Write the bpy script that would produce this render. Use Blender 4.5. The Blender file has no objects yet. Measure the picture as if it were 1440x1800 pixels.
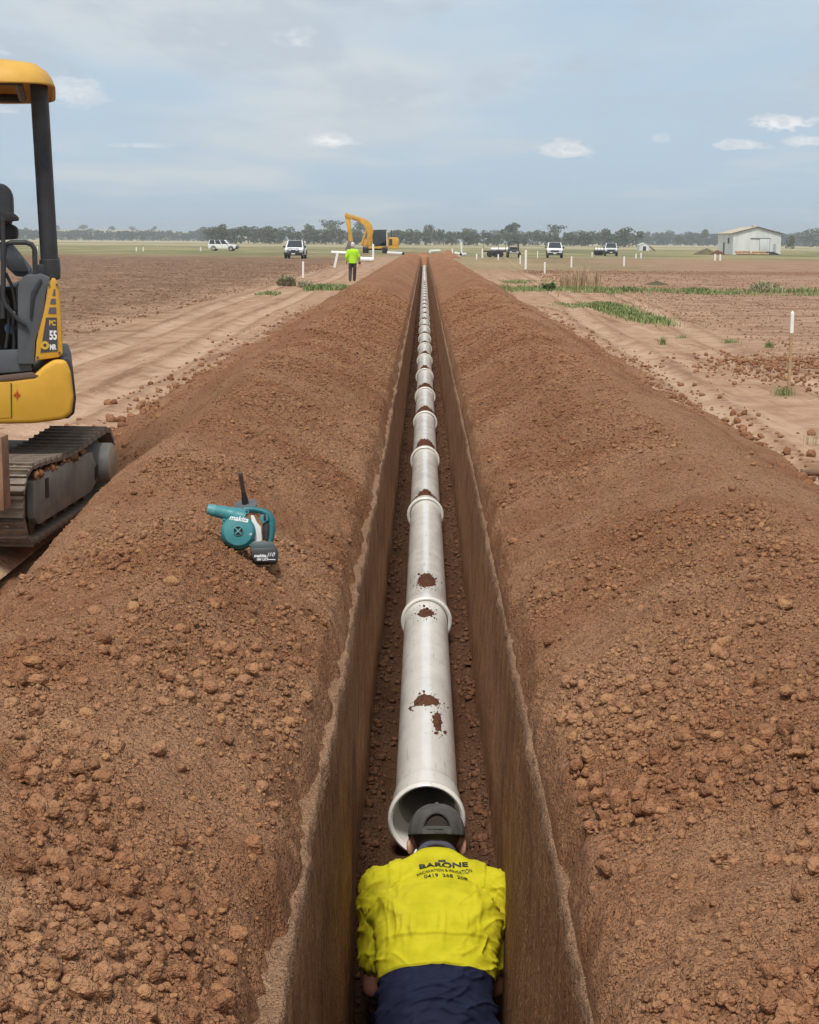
import bpy, bmesh, math, random
import numpy as np
from mathutils import Vector, Matrix, Euler
from mathutils.bvhtree import BVHTree

random.seed(7)
SC = bpy.context.scene
COL = SC.collection
R = math.radians

# ------------------------------------------------------------------ camera
PITCH = math.atan(476 / 2880)
CAMLOC = Vector((-0.03, 0.0, 1.85))
CAMMAT = (Matrix.Rotation(R(0.43), 4, 'Z') @ Matrix.Rotation(math.pi / 2 - PITCH, 4, 'X')
          @ Matrix.Rotation(R(0.48), 4, 'Z'))
cd = bpy.data.cameras.new('camera')
cd.sensor_fit = 'HORIZONTAL'; cd.sensor_width = 36.0; cd.lens = 72.0
cd.clip_start = 0.1; cd.clip_end = 20000.0
cam = bpy.data.objects.new('camera', cd); COL.objects.link(cam)
cam.matrix_world = Matrix.Translation(CAMLOC) @ CAMMAT
SC.camera = cam

def ray(px, py):
    return CAMMAT.to_3x3() @ Vector(((px - 720) / 2880, -(py - 900) / 2880, -1.0))
def at(px, py, Y):            # world point seen at a photo pixel, at the distance Y along the trench
    r = ray(px, py); return CAMLOC + r * (Y / r.y)
def gp(px, py, z=0.0):        # world point seen at a photo pixel, on the level z
    r = ray(px, py); return CAMLOC + r * ((z - CAMLOC.z) / r.z)
def onplane(px, py, p0, n):   # world point seen at a photo pixel, on a plane
    r = ray(px, py); return CAMLOC + r * ((Vector(p0) - CAMLOC).dot(n) / r.dot(n))

# ------------------------------------------------------------------ node helper
class NT:
    def __init__(s, tree):
        s.t = tree; s.nodes = tree.nodes; s.links = tree.links
    def n(s, typ, props=None, **inp):
        nd = s.nodes.new(typ)
        for k, v in (props or {}).items(): setattr(nd, k, v)
        for k, v in inp.items():
            key = int(k[1:]) if k[0] == '_' and k[1:].isdigit() else k.replace('__', ' ')
            sock = nd.inputs[key]
            if isinstance(v, bpy.types.NodeSocket): s.links.new(v, sock)
            else: sock.default_value = v
        return nd
    def math(s, op, a, b=0.0, c=0.0, clamp=False):
        return s.n('ShaderNodeMath', {'operation': op, 'use_clamp': clamp}, _0=a, _1=b, _2=c).outputs[0]
    def vm(s, op, a, b=(0, 0, 0)):
        nd = s.n('ShaderNodeVectorMath', {'operation': op}, _0=a, _1=b)
        return nd.outputs['Value'] if op in ('LENGTH', 'DOT_PRODUCT', 'DISTANCE') else nd.outputs[0]
    def noise(s, vec, scale, detail=3.0, rough=0.55, dist=0.0, color=False, dim='3D'):
        nd = s.n('ShaderNodeTexNoise', {'noise_dimensions': dim}, Vector=vec, Scale=scale, Detail=detail, Roughness=rough, Distortion=dist)
        return nd.outputs['Color' if color else 'Fac']
    def mr(s, v, a, b, c=0.0, d=1.0, smooth=True):
        return s.n('ShaderNodeMapRange', {'interpolation_type': 'SMOOTHSTEP' if smooth else 'LINEAR'},
                   _0=v, _1=a, _2=b, _3=c, _4=d).outputs[0]
    def mix(s, f, a, b, mode='MIX'):
        nd = s.n('ShaderNodeMix', {'data_type': 'RGBA', 'blend_type': mode})
        for i, v in ((0, f), (6, a), (7, b)):
            if isinstance(v, bpy.types.NodeSocket): s.links.new(v, nd.inputs[i])
            else: nd.inputs[i].default_value = (tuple(v) + (1,) if not isinstance(v, (int, float)) and len(v) == 3 else v)
        return nd.outputs[2]
    def xyz(s, v):
        return s.n('ShaderNodeSeparateXYZ', None, Vector=v).outputs
    def comb(s, x, y, z):
        return s.n('ShaderNodeCombineXYZ', None, X=x, Y=y, Z=z).outputs[0]
    def bump(s, h, strength=0.5, dist=0.01, normal=None):
        kw = dict(Height=h, Strength=strength, Distance=dist)
        if normal is not None: kw['Normal'] = normal
        return s.n('ShaderNodeBump', None, **kw).outputs[0]

# ------------------------------------------------------------------ sky
SUN_EL, SUN_AZ = R(60), R(190)          # azimuth clockwise from +Y: high, behind the camera
w = bpy.data.worlds.new('World'); SC.world = w; w.use_nodes = True
w.node_tree.nodes.clear()
k = NT(w.node_tree)
sky = k.n('ShaderNodeTexSky', {'sky_type': 'NISHITA', 'sun_disc': False, 'sun_elevation': SUN_EL,
                               'sun_rotation': SUN_AZ, 'air_density': 1.0, 'dust_density': 2.0, 'ozone_density': 1.5})
gen = k.n('ShaderNodeTexCoord').outputs['Generated']
d = k.vm('NORMALIZE', gen)
dx, dy, dz = k.xyz(d)
el = k.math('MAXIMUM', dz, 0.0)
# thin high overcast over the clear sky
den = k.math('ADD', el, 0.055)
pl = k.comb(k.math('DIVIDE', dx, den), k.math('DIVIDE', dy, den), 0.0)
n1 = k.noise(k.vm('MULTIPLY', pl, (0.55, 0.32, 1)), 1.0, 3.0, 0.55, dim='2D')
n2 = k.noise(k.vm('MULTIPLY', pl, (1.5, 0.6, 1)), 1.0, 4.0, 0.6, dim='2D')
base = k.mix(0.86, k.mix(1.0, sky.outputs[0], (0.1, 0.1, 0.1), 'MULTIPLY'), (0.465, 0.60, 0.735))
veil = k.mr(k.math('ADD', n1, k.math('MULTIPLY', el, 2.2)), 0.50, 0.84)
c1 = k.mix(k.math('MULTIPLY', veil, 0.80), base, (0.625, 0.665, 0.69))
greyp = k.mr(n2, 0.42, 0.64, 0.0, 0.75)
c2 = k.mix(k.math('MULTIPLY', greyp, k.mr(el, 0.03, 0.10)), c1, (0.475, 0.545, 0.625))
# small fair-weather cumulus low in the sky
puffs = [(582, 247, 44, 14, 1), (995, 263, 50, 15, .95), (1378, 217, 62, 15, 1),
         (1296, 254, 48, 10, .8), (1420, 248, 44, 10, .75), (128, 158, 56, 28, .6), (246, 256, 55, 7, .4), (1163, 243, 24, 9, .35)]
cmask = None
wob = k.noise(k.vm('MULTIPLY', d, (70, 70, 160)), 1.0, 3.0, 0.62)
for (px, py, hw, hh, op) in puffs:
    c = ray(px, py).normalized()
    q = k.vm('MULTIPLY', k.vm('SUBTRACT', d, tuple(c)), (2880 / hw, 2880 / hw, 2880 / hh))
    L = k.math('ADD', k.vm('LENGTH', q), k.math('MULTIPLY', k.math('SUBTRACT', wob, 0.5), 2.6))
    m = k.mr(L, 1.05, 0.50, 0.0, op)
    cmask = m if cmask is None else k.math('MAXIMUM', cmask, m)
# more of the same kind all round
nz = n2
cmask = k.math('MAXIMUM', cmask, k.math('MULTIPLY', k.mr(nz, 0.66, 0.74, 0.0, 0.5), k.mr(el, 0.05, 0.09)))
shade = wob
cc = k.mix(k.mr(shade, 0.35, 0.65), (0.62, 0.67, 0.72), (0.86, 0.87, 0.88))
c3 = k.mix(cmask, c2, cc)
bg = k.n('ShaderNodeBackground', None, Color=c3, Strength=1.0)
k.links.new(bg.outputs[0], k.n('ShaderNodeOutputWorld').inputs[0])

w.cycles.sampling_method = 'MANUAL'; w.cycles.sample_map_resolution = 256
# ------------------------------------------------------------------ sun behind the thin cloud
sd = bpy.data.lights.new('sun', 'SUN'); sd.energy = 3.0; sd.angle = R(16); sd.color = (1.0, 0.955, 0.88)
sun = bpy.data.objects.new('sun', sd); COL.objects.link(sun)
sv = Vector((math.sin(SUN_AZ) * math.cos(SUN_EL), math.cos(SUN_AZ) * math.cos(SUN_EL), math.sin(SUN_EL)))
sun.rotation_euler = sv.to_track_quat('Z', 'Y').to_euler()

SC.view_settings.view_transform = 'Standard'; SC.view_settings.look = 'None'
SC.view_settings.gamma = 1.0; SC.view_settings.exposure = 0.12
SC.view_settings.use_curve_mapping = False
SC.render.engine = 'CYCLES'
SC.cycles.volume_bounces = 0
SC.cycles.max_bounces = 4; SC.cycles.diffuse_bounces = 3; SC.cycles.glossy_bounces = 2
SC.cycles.use_adaptive_sampling = True; SC.cycles.adaptive_threshold = 0.02

# ------------------------------------------------------------------ materials
MATS = {}
def mat(name, color=None, rough=0.6, metal=0.0, var=0.0, vscale=6.0, bump=0.0, bscale=60.0, dirt=0.0, dirtcol=(0.30, 0.17, 0.10), spec=0.5):
    if name in MATS: return MATS[name]
    m = bpy.data.materials.new(name); m.use_nodes = True
    t = NT(m.node_tree); b = m.node_tree.nodes['Principled BSDF']
    b.inputs['Roughness'].default_value = rough; b.inputs['Metallic'].default_value = metal
    b.inputs['Specular IOR Level'].default_value = spec
    pos = t.n('ShaderNodeTexCoord').outputs['Object']
    c = tuple(color)
    if var or dirt:
        n = t.noise(pos, vscale, 5.0, 0.6)
        out = t.mix(t.mr(n, 0.3, 0.7), tuple(x * (1 - var) for x in c), tuple(min(1, x * (1 + var)) for x in c))
        if dirt:
            n3 = t.noise(pos, vscale * 2.3, 6.0, 0.7)
            out = t.mix(t.mr(n3, 0.62 - dirt * 0.3, 0.75, 0.0, min(1.0, dirt * 1.6)), out, dirtcol)
            t.links.new(t.mr(n3, 0.4, 0.7, rough, min(1, rough + 0.3)), b.inputs['Roughness'])
        t.links.new(out, b.inputs['Base Color'])
    else:
        b.inputs['Base Color'].default_value = c + (1,)
    if bump:
        t.links.new(t.bump(t.noise(pos, bscale, 4.0, 0.6), bump, 0.01), b.inputs['Normal'])
    MATS[name] = m
    return m

# ------------------------------------------------------------------ numpy noise
def _h(ix, iy, seed):
    a = (ix.astype(np.int64) * 374761393 + iy.astype(np.int64) * 668265263 + seed * 974711 + 12345) & 0xffffffff
    a = ((a ^ (a >> 13)) * 1274126177) & 0xffffffff
    a = ((a ^ (a >> 16)) * 2246822519) & 0xffffffff
    return ((a ^ (a >> 15)) & 0xffffff) / float(0xffffff)
def vn(x, y, seed=0):
    x = np.asarray(x, float); y = np.asarray(y, float) + np.zeros_like(x)
    ix = np.floor(x); iy = np.floor(y); fx = x - ix; fy = y - iy
    u = fx * fx * fx * (fx * (fx * 6 - 15) + 10); v = fy * fy * fy * (fy * (fy * 6 - 15) + 10)
    a = _h(ix, iy, seed); b = _h(ix + 1, iy, seed); c = _h(ix, iy + 1, seed); e = _h(ix + 1, iy + 1, seed)
    return (a + (b - a) * u + (c - a) * v + (a - b - c + e) * u * v) * 2 - 1
def fbm(x, y, octv=4, seed=0, gain=0.5):
    s = 0; a = 1.0; tot = 0
    for i in range(octv):
        s = s + a * vn(x * 2.03 ** i + 17.3 * i, y * 2.03 ** i - 9.1 * i, seed + i); tot += a; a *= gain
    return s / tot
def worley(x, y, seed=0):
    ix = np.floor(x); iy = np.floor(y); best = np.full(np.shape(x), 9.0); rnd = np.zeros(np.shape(x))
    for a in (-1, 0, 1):
        for b in (-1, 0, 1):
            cx = ix + a; cy = iy + b
            px = cx + 0.1 + 0.8 * _h(cx, cy, seed); py = cy + 0.1 + 0.8 * _h(cx, cy, seed + 5)
            dd = np.hypot(px - x, py - y); rr = _h(cx, cy, seed + 9)
            m = dd < best; best = np.where(m, dd, best); rnd = np.where(m, rr, rnd)
    return best, rnd
def sst(a, b, x):
    t = np.clip((x - a) / (b - a), 0, 1); return t * t * (3 - 2 * t)

# ------------------------------------------------------------------ mesh builder
def link(o, parent=None):
    COL.objects.link(o)
    if parent is not None: o.parent = parent
    return o
def tag(o, label=None, cat=None, group=None, kind=None):
    if label: o['label'] = label
    if cat: o['category'] = cat
    if group: o['group'] = group
    if kind: o['kind'] = kind
    return o
def empty(name, loc=(0, 0, 0), rz=0.0, label=None, cat=None, group=None):
    o = bpy.data.objects.new(name, None); o.empty_display_size = 0.1
    link(o); o.location = loc; o.rotation_euler = (0, 0, rz)
    return tag(o, label, cat, group)
def np_mesh(name, V, F, smooth=True, attr=None):
    """V (n,3), F (m,3) or (m,4) numpy"""
    me = bpy.data.meshes.new(name)
    V = np.ascontiguousarray(V, dtype=np.float32); F = np.ascontiguousarray(F, dtype=np.int32)
    n, c = F.shape
    me.vertices.add(len(V)); me.vertices.foreach_set('co', V.ravel())
    me.loops.add(n * c); me.loops.foreach_set('vertex_index', F.ravel())
    me.polygons.add(n)
    me.polygons.foreach_set('loop_start', np.arange(0, n * c, c, dtype=np.int32))
    me.polygons.foreach_set('loop_total', np.full(n, c, dtype=np.int32))
    if smooth: me.polygons.foreach_set('use_smooth', np.ones(n, dtype=bool))
    if attr is not None:
        for kk, vv in attr.items():
            a = me.attributes.new(kk, 'FLOAT', 'POINT'); a.data.foreach_set('value', np.ascontiguousarray(vv, dtype=np.float32))
    me.update(); me.validate()
    return me
def grid_faces(nr, nc, mask=None):
    i = np.arange(nr - 1)[:, None] * nc + np.arange(nc - 1)[None, :]
    F = np.stack([i, i + 1, i + nc + 1, i + nc], -1)
    return F[mask] if mask is not None else F.reshape(-1, 4)
def obj(name, me, m=None, parent=None):
    o = bpy.data.objects.new(name, me)
    if m is not None: me.materials.append(m)
    return link(o, parent)

class MB:
    def __init__(s): s.v = []; s.f = []
    def add(s, vs, fs):
        o = len(s.v); s.v += [tuple(p) for p in vs]; s.f += [tuple(o + i for i in f) for f in fs]; return s
    def frombm(s, bm, M=None):
        bm.verts.index_update()
        s.add([(M @ v.co if M else v.co) for v in bm.verts], [[v.index for v in f.verts] for f in bm.faces]); bm.free(); return s
    def box(s, lo, hi, bev=0.0, M=None, seg=2):
        bm = bmesh.new(); bmesh.ops.create_cube(bm, size=1.0)
        for v in bm.verts: v.co = Vector([lo[i] + (v.co[i] + 0.5) * (hi[i] - lo[i]) for i in range(3)])
        if bev: bmesh.ops.bevel(bm, geom=bm.edges[:], offset=bev, segments=seg, affect='EDGES', profile=0.6)
        return s.frombm(bm, M)
    def prism(s, pts, ext, bev=0.0, M=None, seg=2):
        """closed polygon of 3-D points pushed along the vector ext"""
        bm = bmesh.new(); a = [bm.verts.new(Vector(p)) for p in pts]; e = Vector(ext)
        b = [bm.verts.new(Vector(p) + e) for p in pts]; n = len(a)
        bm.faces.new(a); bm.faces.new(b[::-1])
        for i in range(n): bm.faces.new((a[i], b[i], b[(i + 1) % n], a[(i + 1) % n]))
        bmesh.ops.recalc_face_normals(bm, faces=bm.faces[:])
        if bev: bmesh.ops.bevel(bm, geom=bm.edges[:], offset=bev, segments=seg, affect='EDGES', profile=0.6, clamp_overlap=True)
        return s.frombm(bm, M)
    def tube(s, pts, r, n=10, caps=True, up=None):
        pts = [Vector(p) for p in pts]; rs = r if isinstance(r, (list, tuple)) else [r] * len(pts)
        rings = []; prev = None
        for i, p in enumerate(pts):
            t = (pts[min(i + 1, len(pts) - 1)] - pts[max(i - 1, 0)]).normalized()
            if prev is None:
                a = t.orthogonal().normalized() if up is None else (Vector(up) - t * Vector(up).dot(t)).normalized()
            else:
                a = (prev - t * prev.dot(t)).normalized()
            prev = a; b = t.cross(a)
            rings.append([p + (a * math.cos(2 * math.pi * j / n) + b * math.sin(2 * math.pi * j / n)) * rs[i] for j in range(n)])
        vs = [q for rg in rings for q in rg]; fs = []
        for i in range(len(pts) - 1):
            for j in range(n):
                fs.append((i * n + j, i * n + (j + 1) % n, (i + 1) * n + (j + 1) % n, (i + 1) * n + j))
        if caps: fs += [tuple(range(n))[::-1], tuple((len(pts) - 1) * n + j for j in range(n))]
        return s.add(vs, fs)
    def lathe(s, prof, n=24, M=None, arc=None):
        """prof: list of (r, h) around the local Z axis"""
        vs = []; fs = []; m = len(prof)
        for j in range(n):
            a = 2 * math.pi * j / n
            for (r, h) in prof:
                p = Vector((r * math.cos(a), r * math.sin(a), h)); vs.append(M @ p if M else p)
        for j in range(n):
            for i in range(m - 1):
                fs.append((j * m + i, ((j + 1) % n) * m + i, ((j + 1) % n) * m + i + 1, j * m + i + 1))
        return s.add(vs, fs)
    def ell(s, c, r, rot=None, seg=20, rings=12):
        M = Matrix.Translation(Vector(c)) @ ((rot.to_matrix().to_4x4() if isinstance(rot, Euler) else rot) if rot else Matrix()) @ Matrix.Diagonal((r[0], r[1], r[2], 1))
        bm = bmesh.new(); bmesh.ops.create_uvsphere(bm, u_segments=seg, v_segments=rings, radius=1.0)
        return s.frombm(bm, M)
    def cap(s, p0, p1, r0, r1, n=14):
        """tapered capsule"""
        p0 = Vector(p0); p1 = Vector(p1); d = p1 - p0; L = d.length; q = d.normalized()
        pts = []; rs = []
        for a in (85, 60, 30, 0): pts.append(p0 - q * r0 * math.sin(R(a))); rs.append(r0 * math.cos(R(a)))
        for a in (0, 30, 60, 85): pts.append(p1 + q * r1 * math.sin(R(a))); rs.append(r1 * math.cos(R(a)))
        return s.tube(pts, rs, n)
    def xf(s, M):
        s.v = [tuple(M @ Vector(p)) for p in s.v]; return s
    def mesh(s, name, smooth=None):
        me = bpy.data.meshes.new(name); me.from_pydata(s.v, [], s.f)
        bm = bmesh.new(); bm.from_mesh(me); bmesh.ops.recalc_face_normals(bm, faces=bm.faces[:])
        if smooth is not None:
            for f in bm.faces: f.smooth = True
            for e in bm.edges:
                if len(e.link_faces) == 2 and e.calc_face_angle(0) > R(smooth): e.smooth = False
        bm.to_mesh(me); bm.free(); return me
    def build(s, name, m, parent=None, smooth=40, origin=None):
        if origin is not None: s.v = [tuple(Vector(p) - Vector(origin)) for p in s.v]
        o = obj(name, s.mesh(name, smooth), m, parent)
        if origin is not None: o.location = origin
        return o

def bake(o):
    dg = bpy.context.evaluated_depsgraph_get(); dg.update()
    me = bpy.data.meshes.new_from_object(o.evaluated_get(dg))
    o.modifiers.clear(); ms = [m for m in o.data.materials]
    o.data = me
    if not me.materials:
        for m in ms: me.materials.append(m)
    return o
def remeshed(name, mb, m, parent=None, voxel=0.008, smooth=6, factor=0.5):
    me = bpy.data.meshes.new(name); me.from_pydata(mb.v, [], mb.f)
    bm = bmesh.new(); bm.from_mesh(me); bmesh.ops.recalc_face_normals(bm, faces=bm.faces[:]); bm.to_mesh(me); bm.free()
    o = obj(name, me, m, parent)
    a = o.modifiers.new('remesh', 'REMESH'); a.mode = 'VOXEL'; a.voxel_size = voxel; a.use_smooth_shade = True
    if smooth:
        b = o.modifiers.new('smooth', 'SMOOTH'); b.iterations = smooth; b.factor = factor
    return bake(o)
def dup(root, loc=None, rz=None, label=None, keep=True):
    r = root.copy(); link(r)
    if loc is not None: r.location = loc
    if rz is not None: r.rotation_euler = (0, 0, rz)
    if label: r['label'] = label
    for ch in root.children:
        c = ch.copy(); link(c, r)
        for g in ch.children:
            e = g.copy(); link(e, c)
    return r
def lettering(text, size, M, m, parent, name='lettering', extr=0.0, project=None, shear=0.0, bold=0.0, align='CENTER', fit=None):
    cu = bpy.data.curves.new('t', 'FONT'); cu.body = text; cu.size = size; cu.extrude = extr
    cu.align_x = align; cu.align_y = 'CENTER'; cu.shear = shear; cu.offset = bold; cu.resolution_u = 4
    to = bpy.data.objects.new('t', cu); COL.objects.link(to)
    dg = bpy.context.evaluated_depsgraph_get(); dg.update()
    me = bpy.data.meshes.new_from_object(to.evaluated_get(dg)); bpy.data.objects.remove(to); bpy.data.curves.remove(cu)
    me.name = name
    if fit:
        xs_ = [v.co.x for v in me.vertices]; ys_ = [v.co.y for v in me.vertices]
        sx, sy = fit[0] / (max(xs_) - min(xs_)), fit[1] / (max(ys_) - min(ys_)); ox, oy = (max(xs_) + min(xs_)) / 2, (max(ys_) + min(ys_)) / 2
        for v in me.vertices: v.co = ((v.co.x - ox) * sx, (v.co.y - oy) * sy, 0)
        size = fit[1] * 1.4
    if project:
        bm = bmesh.new(); bm.from_mesh(me)
        for _ in range(2):
            bmesh.ops.subdivide_edges(bm, edges=[e for e in bm.edges if e.calc_length() > size * 0.14], cuts=1)
        bmesh.ops.triangulate(bm, faces=bm.faces[:]); bm.to_mesh(me); bm.free()
    for v in me.vertices:
        p = M @ v.co
        if project:
            bvh, dr = project
            h = bvh.ray_cast(p, dr)
            p = h[0] - dr * 0.0025 if h[0] is not None and (h[0] - p).length < 0.13 else p + dr * 0.085
        v.co = p
    me.materials.clear()
    return obj(name, me, m, parent)
ORD = ('first second third fourth fifth sixth seventh eighth ninth tenth eleventh twelfth thirteenth fourteenth fifteenth sixteenth seventeenth '
       'eighteenth nineteenth twentieth').split()
TENS = {2: 'twenty', 3: 'thirty', 4: 'forty'}
def ordinal(n):
    if n <= 20: return ORD[n - 1]
    t, u = divmod(n, 10)
    return {3: 'thirtieth', 4: 'fortieth', 2: 'twentieth'}[t] if u == 0 else TENS[t] + '-' + ORD[u - 1]

# ================================================================== terrain
HW = 0.262            # half width of the trench
Z_EDGE, Z_FLOOR, Z_HOLE = 0.45, -0.42, -1.10
Y_END = 150.0

def ground_z(x, y):
    x = np.asarray(x, float); y = np.asarray(y, float)
    ax = np.abs(x)
    far = 1 - sst(120, 220, y)
    z = 0.10 * fbm(x * 0.05, y * 0.03, 2, 3) * sst(4, 14, ax)
    # ploughed field on the left, rough ground on the right
    pl = sst(6.0, 8.0, -x + 0.8 * vn(y * 0.15, x * 0 + 3.3, 5)) * sst(14, 24, y)
    z = z + pl * far * (0.07 * fbm(x * 1.3, y * 0.7, 4, 11) + 0.03 * fbm(x * 4, y * 2.2, 2, 15))
    rr = sst(6.0, 8.5, x - 0.02 * y) * far
    z = z + rr * (0.035 * fbm(x * 1.1, y * 0.8, 4, 21))
    # wheel ruts beside the banks
    for c, k, wd, dp in ((2.55, 0.036, 0.16, 0.07), (4.0, 0.05, 0.17, 0.06), (-3.6, -0.012, 0.17, 0.06), (-5.0, -0.016, 0.18, 0.06)):
        cx = c + k * y + 0.10 * np.sin(y * 0.21 + c)
        if c > 0: dd = x - cx
        else: dd = x - cx
        prof = -np.exp(-(dd / wd) ** 2) + 0.55 * np.exp(-((np.abs(dd) - 2.0 * wd) / (0.7 * wd)) ** 2)
        z = z + dp * prof * (0.6 + 0.5 * vn(y * 0.6, dd * 0 + c, 31)) * (1 - sst(70, 90, y))
    z = z + 0.012 * fbm(x * 3, y * 2, 3, 41) * (1 - sst(60, 100, y))
    z = z + 0.35 * np.exp(-(((x + 7) / 6.0) ** 2 + ((y - 210) / 12.0) ** 2))
    return z

def make_ground():
    xs = [2.4]; st = 0.075
    while xs[-1] < 4000:
        xs.append(xs[-1] + st); st = max(st, 0.016 * xs[-1]) if xs[-1] < 45 else st * 1.14
    xs = np.array(xs); X = np.concatenate([-xs[::-1], [-0.8, 0.8], xs])
    ys = [-40, -15, -4, 1, 3, 5]
    st = 0.075
    while ys[-1] < 9000:
        ys.append(ys[-1] + st); st = max(0.075, 0.0088 * ys[-1]) if ys[-1] < 260 else st * 1.14
    Y = np.array(ys, float)
    XX, YY = np.meshgrid(X, Y)
    ZZ = ground_z(XX, YY)
    ZZ = np.where(np.abs(XX) < 2.45, -0.05, ZZ)
    cx = 0.5 * (XX[:-1, :-1] + XX[1:, 1:]); cy = 0.5 * (YY[:-1, :-1] + YY[1:, 1:])
    keep = ~((np.abs(cx) < 2.39) & (cy > -14) & (cy < Y_END + 1))
    V = np.stack([XX, YY, ZZ], -1).reshape(-1, 3)
    return np_mesh('ground', V, grid_faces(len(Y), len(X), keep))

def soilcol(t, pos, red=(0.308, 0.142, 0.071), tan=(0.402, 0.215, 0.118), dark=(0.136, 0.058, 0.029)):
    a = t.noise(pos, 1.1, 3.0, 0.6); b = t.noise(pos, 9.0, 4.0, 0.65); c = t.noise(pos, 85.0, 2.0, 0.6)
    col = t.mix(t.mr(a, 0.33, 0.68), red, tan)
    col = t.mix(t.mr(b, 0.45, 0.75, 0.0, 0.55), col, tan)
    col = t.mix(t.mr(b, 0.46, 0.22, 0.0, 0.6), col, dark)
    col = t.mix(t.mr(c, 0.52, 0.28, 0.0, 0.7), col, dark)
    return col

def soil_material(name, kw={}, bumps=((62.0, 0.030), (210.0, 0.008)), tone=False):
    m = bpy.data.materials.new(name); m.use_nodes = True; MATS[name] = m
    t = NT(m.node_tree); b = m.node_tree.nodes['Principled BSDF']
    pos = t.n('ShaderNodeNewGeometry').outputs['Position']
    col = soilcol(t, pos, **kw)
    if tone:
        tn = t.n('ShaderNodeAttribute', {'attribute_name': 'tone'}).outputs['Fac']
        col = t.mix(t.mr(tn, 0.35, 0.0, 0.0, 0.6), col, (0.165, 0.070, 0.034))
        col = t.mix(t.mr(tn, 0.72, 1.0, 0.0, 0.45), col, (0.45, 0.245, 0.110))
    t.links.new(col, b.inputs['Base Color'])
    b.inputs['Roughness'].default_value = 0.95; b.inputs['Specular IOR Level'].default_value = 0.12
    nrm = None
    for sc, ds in bumps:
        nrm = t.bump(t.noise(pos, sc, 2.0, 0.65), 1.0, ds, nrm) if nrm is not None else t.bump(t.noise(pos, sc, 2.0, 0.65), 1.0, ds)
    t.links.new(nrm, b.inputs['Normal'])
    return m
M_SOIL = soil_material('red_loam')
M_CLOD = soil_material('clod_loam', tone=True, bumps=((110.0, 0.012),))
M_DARK = soil_material('dark_loam', dict(red=(0.120, 0.056, 0.030), tan=(0.165, 0.084, 0.048), dark=(0.07, 0.032, 0.018)))  # the same loam in darker tones
M_LEDGE = soil_material('dusty_loam', dict(red=(0.34, 0.195, 0.115), tan=(0.42, 0.255, 0.158), dark=(0.22, 0.115, 0.064)))

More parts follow.
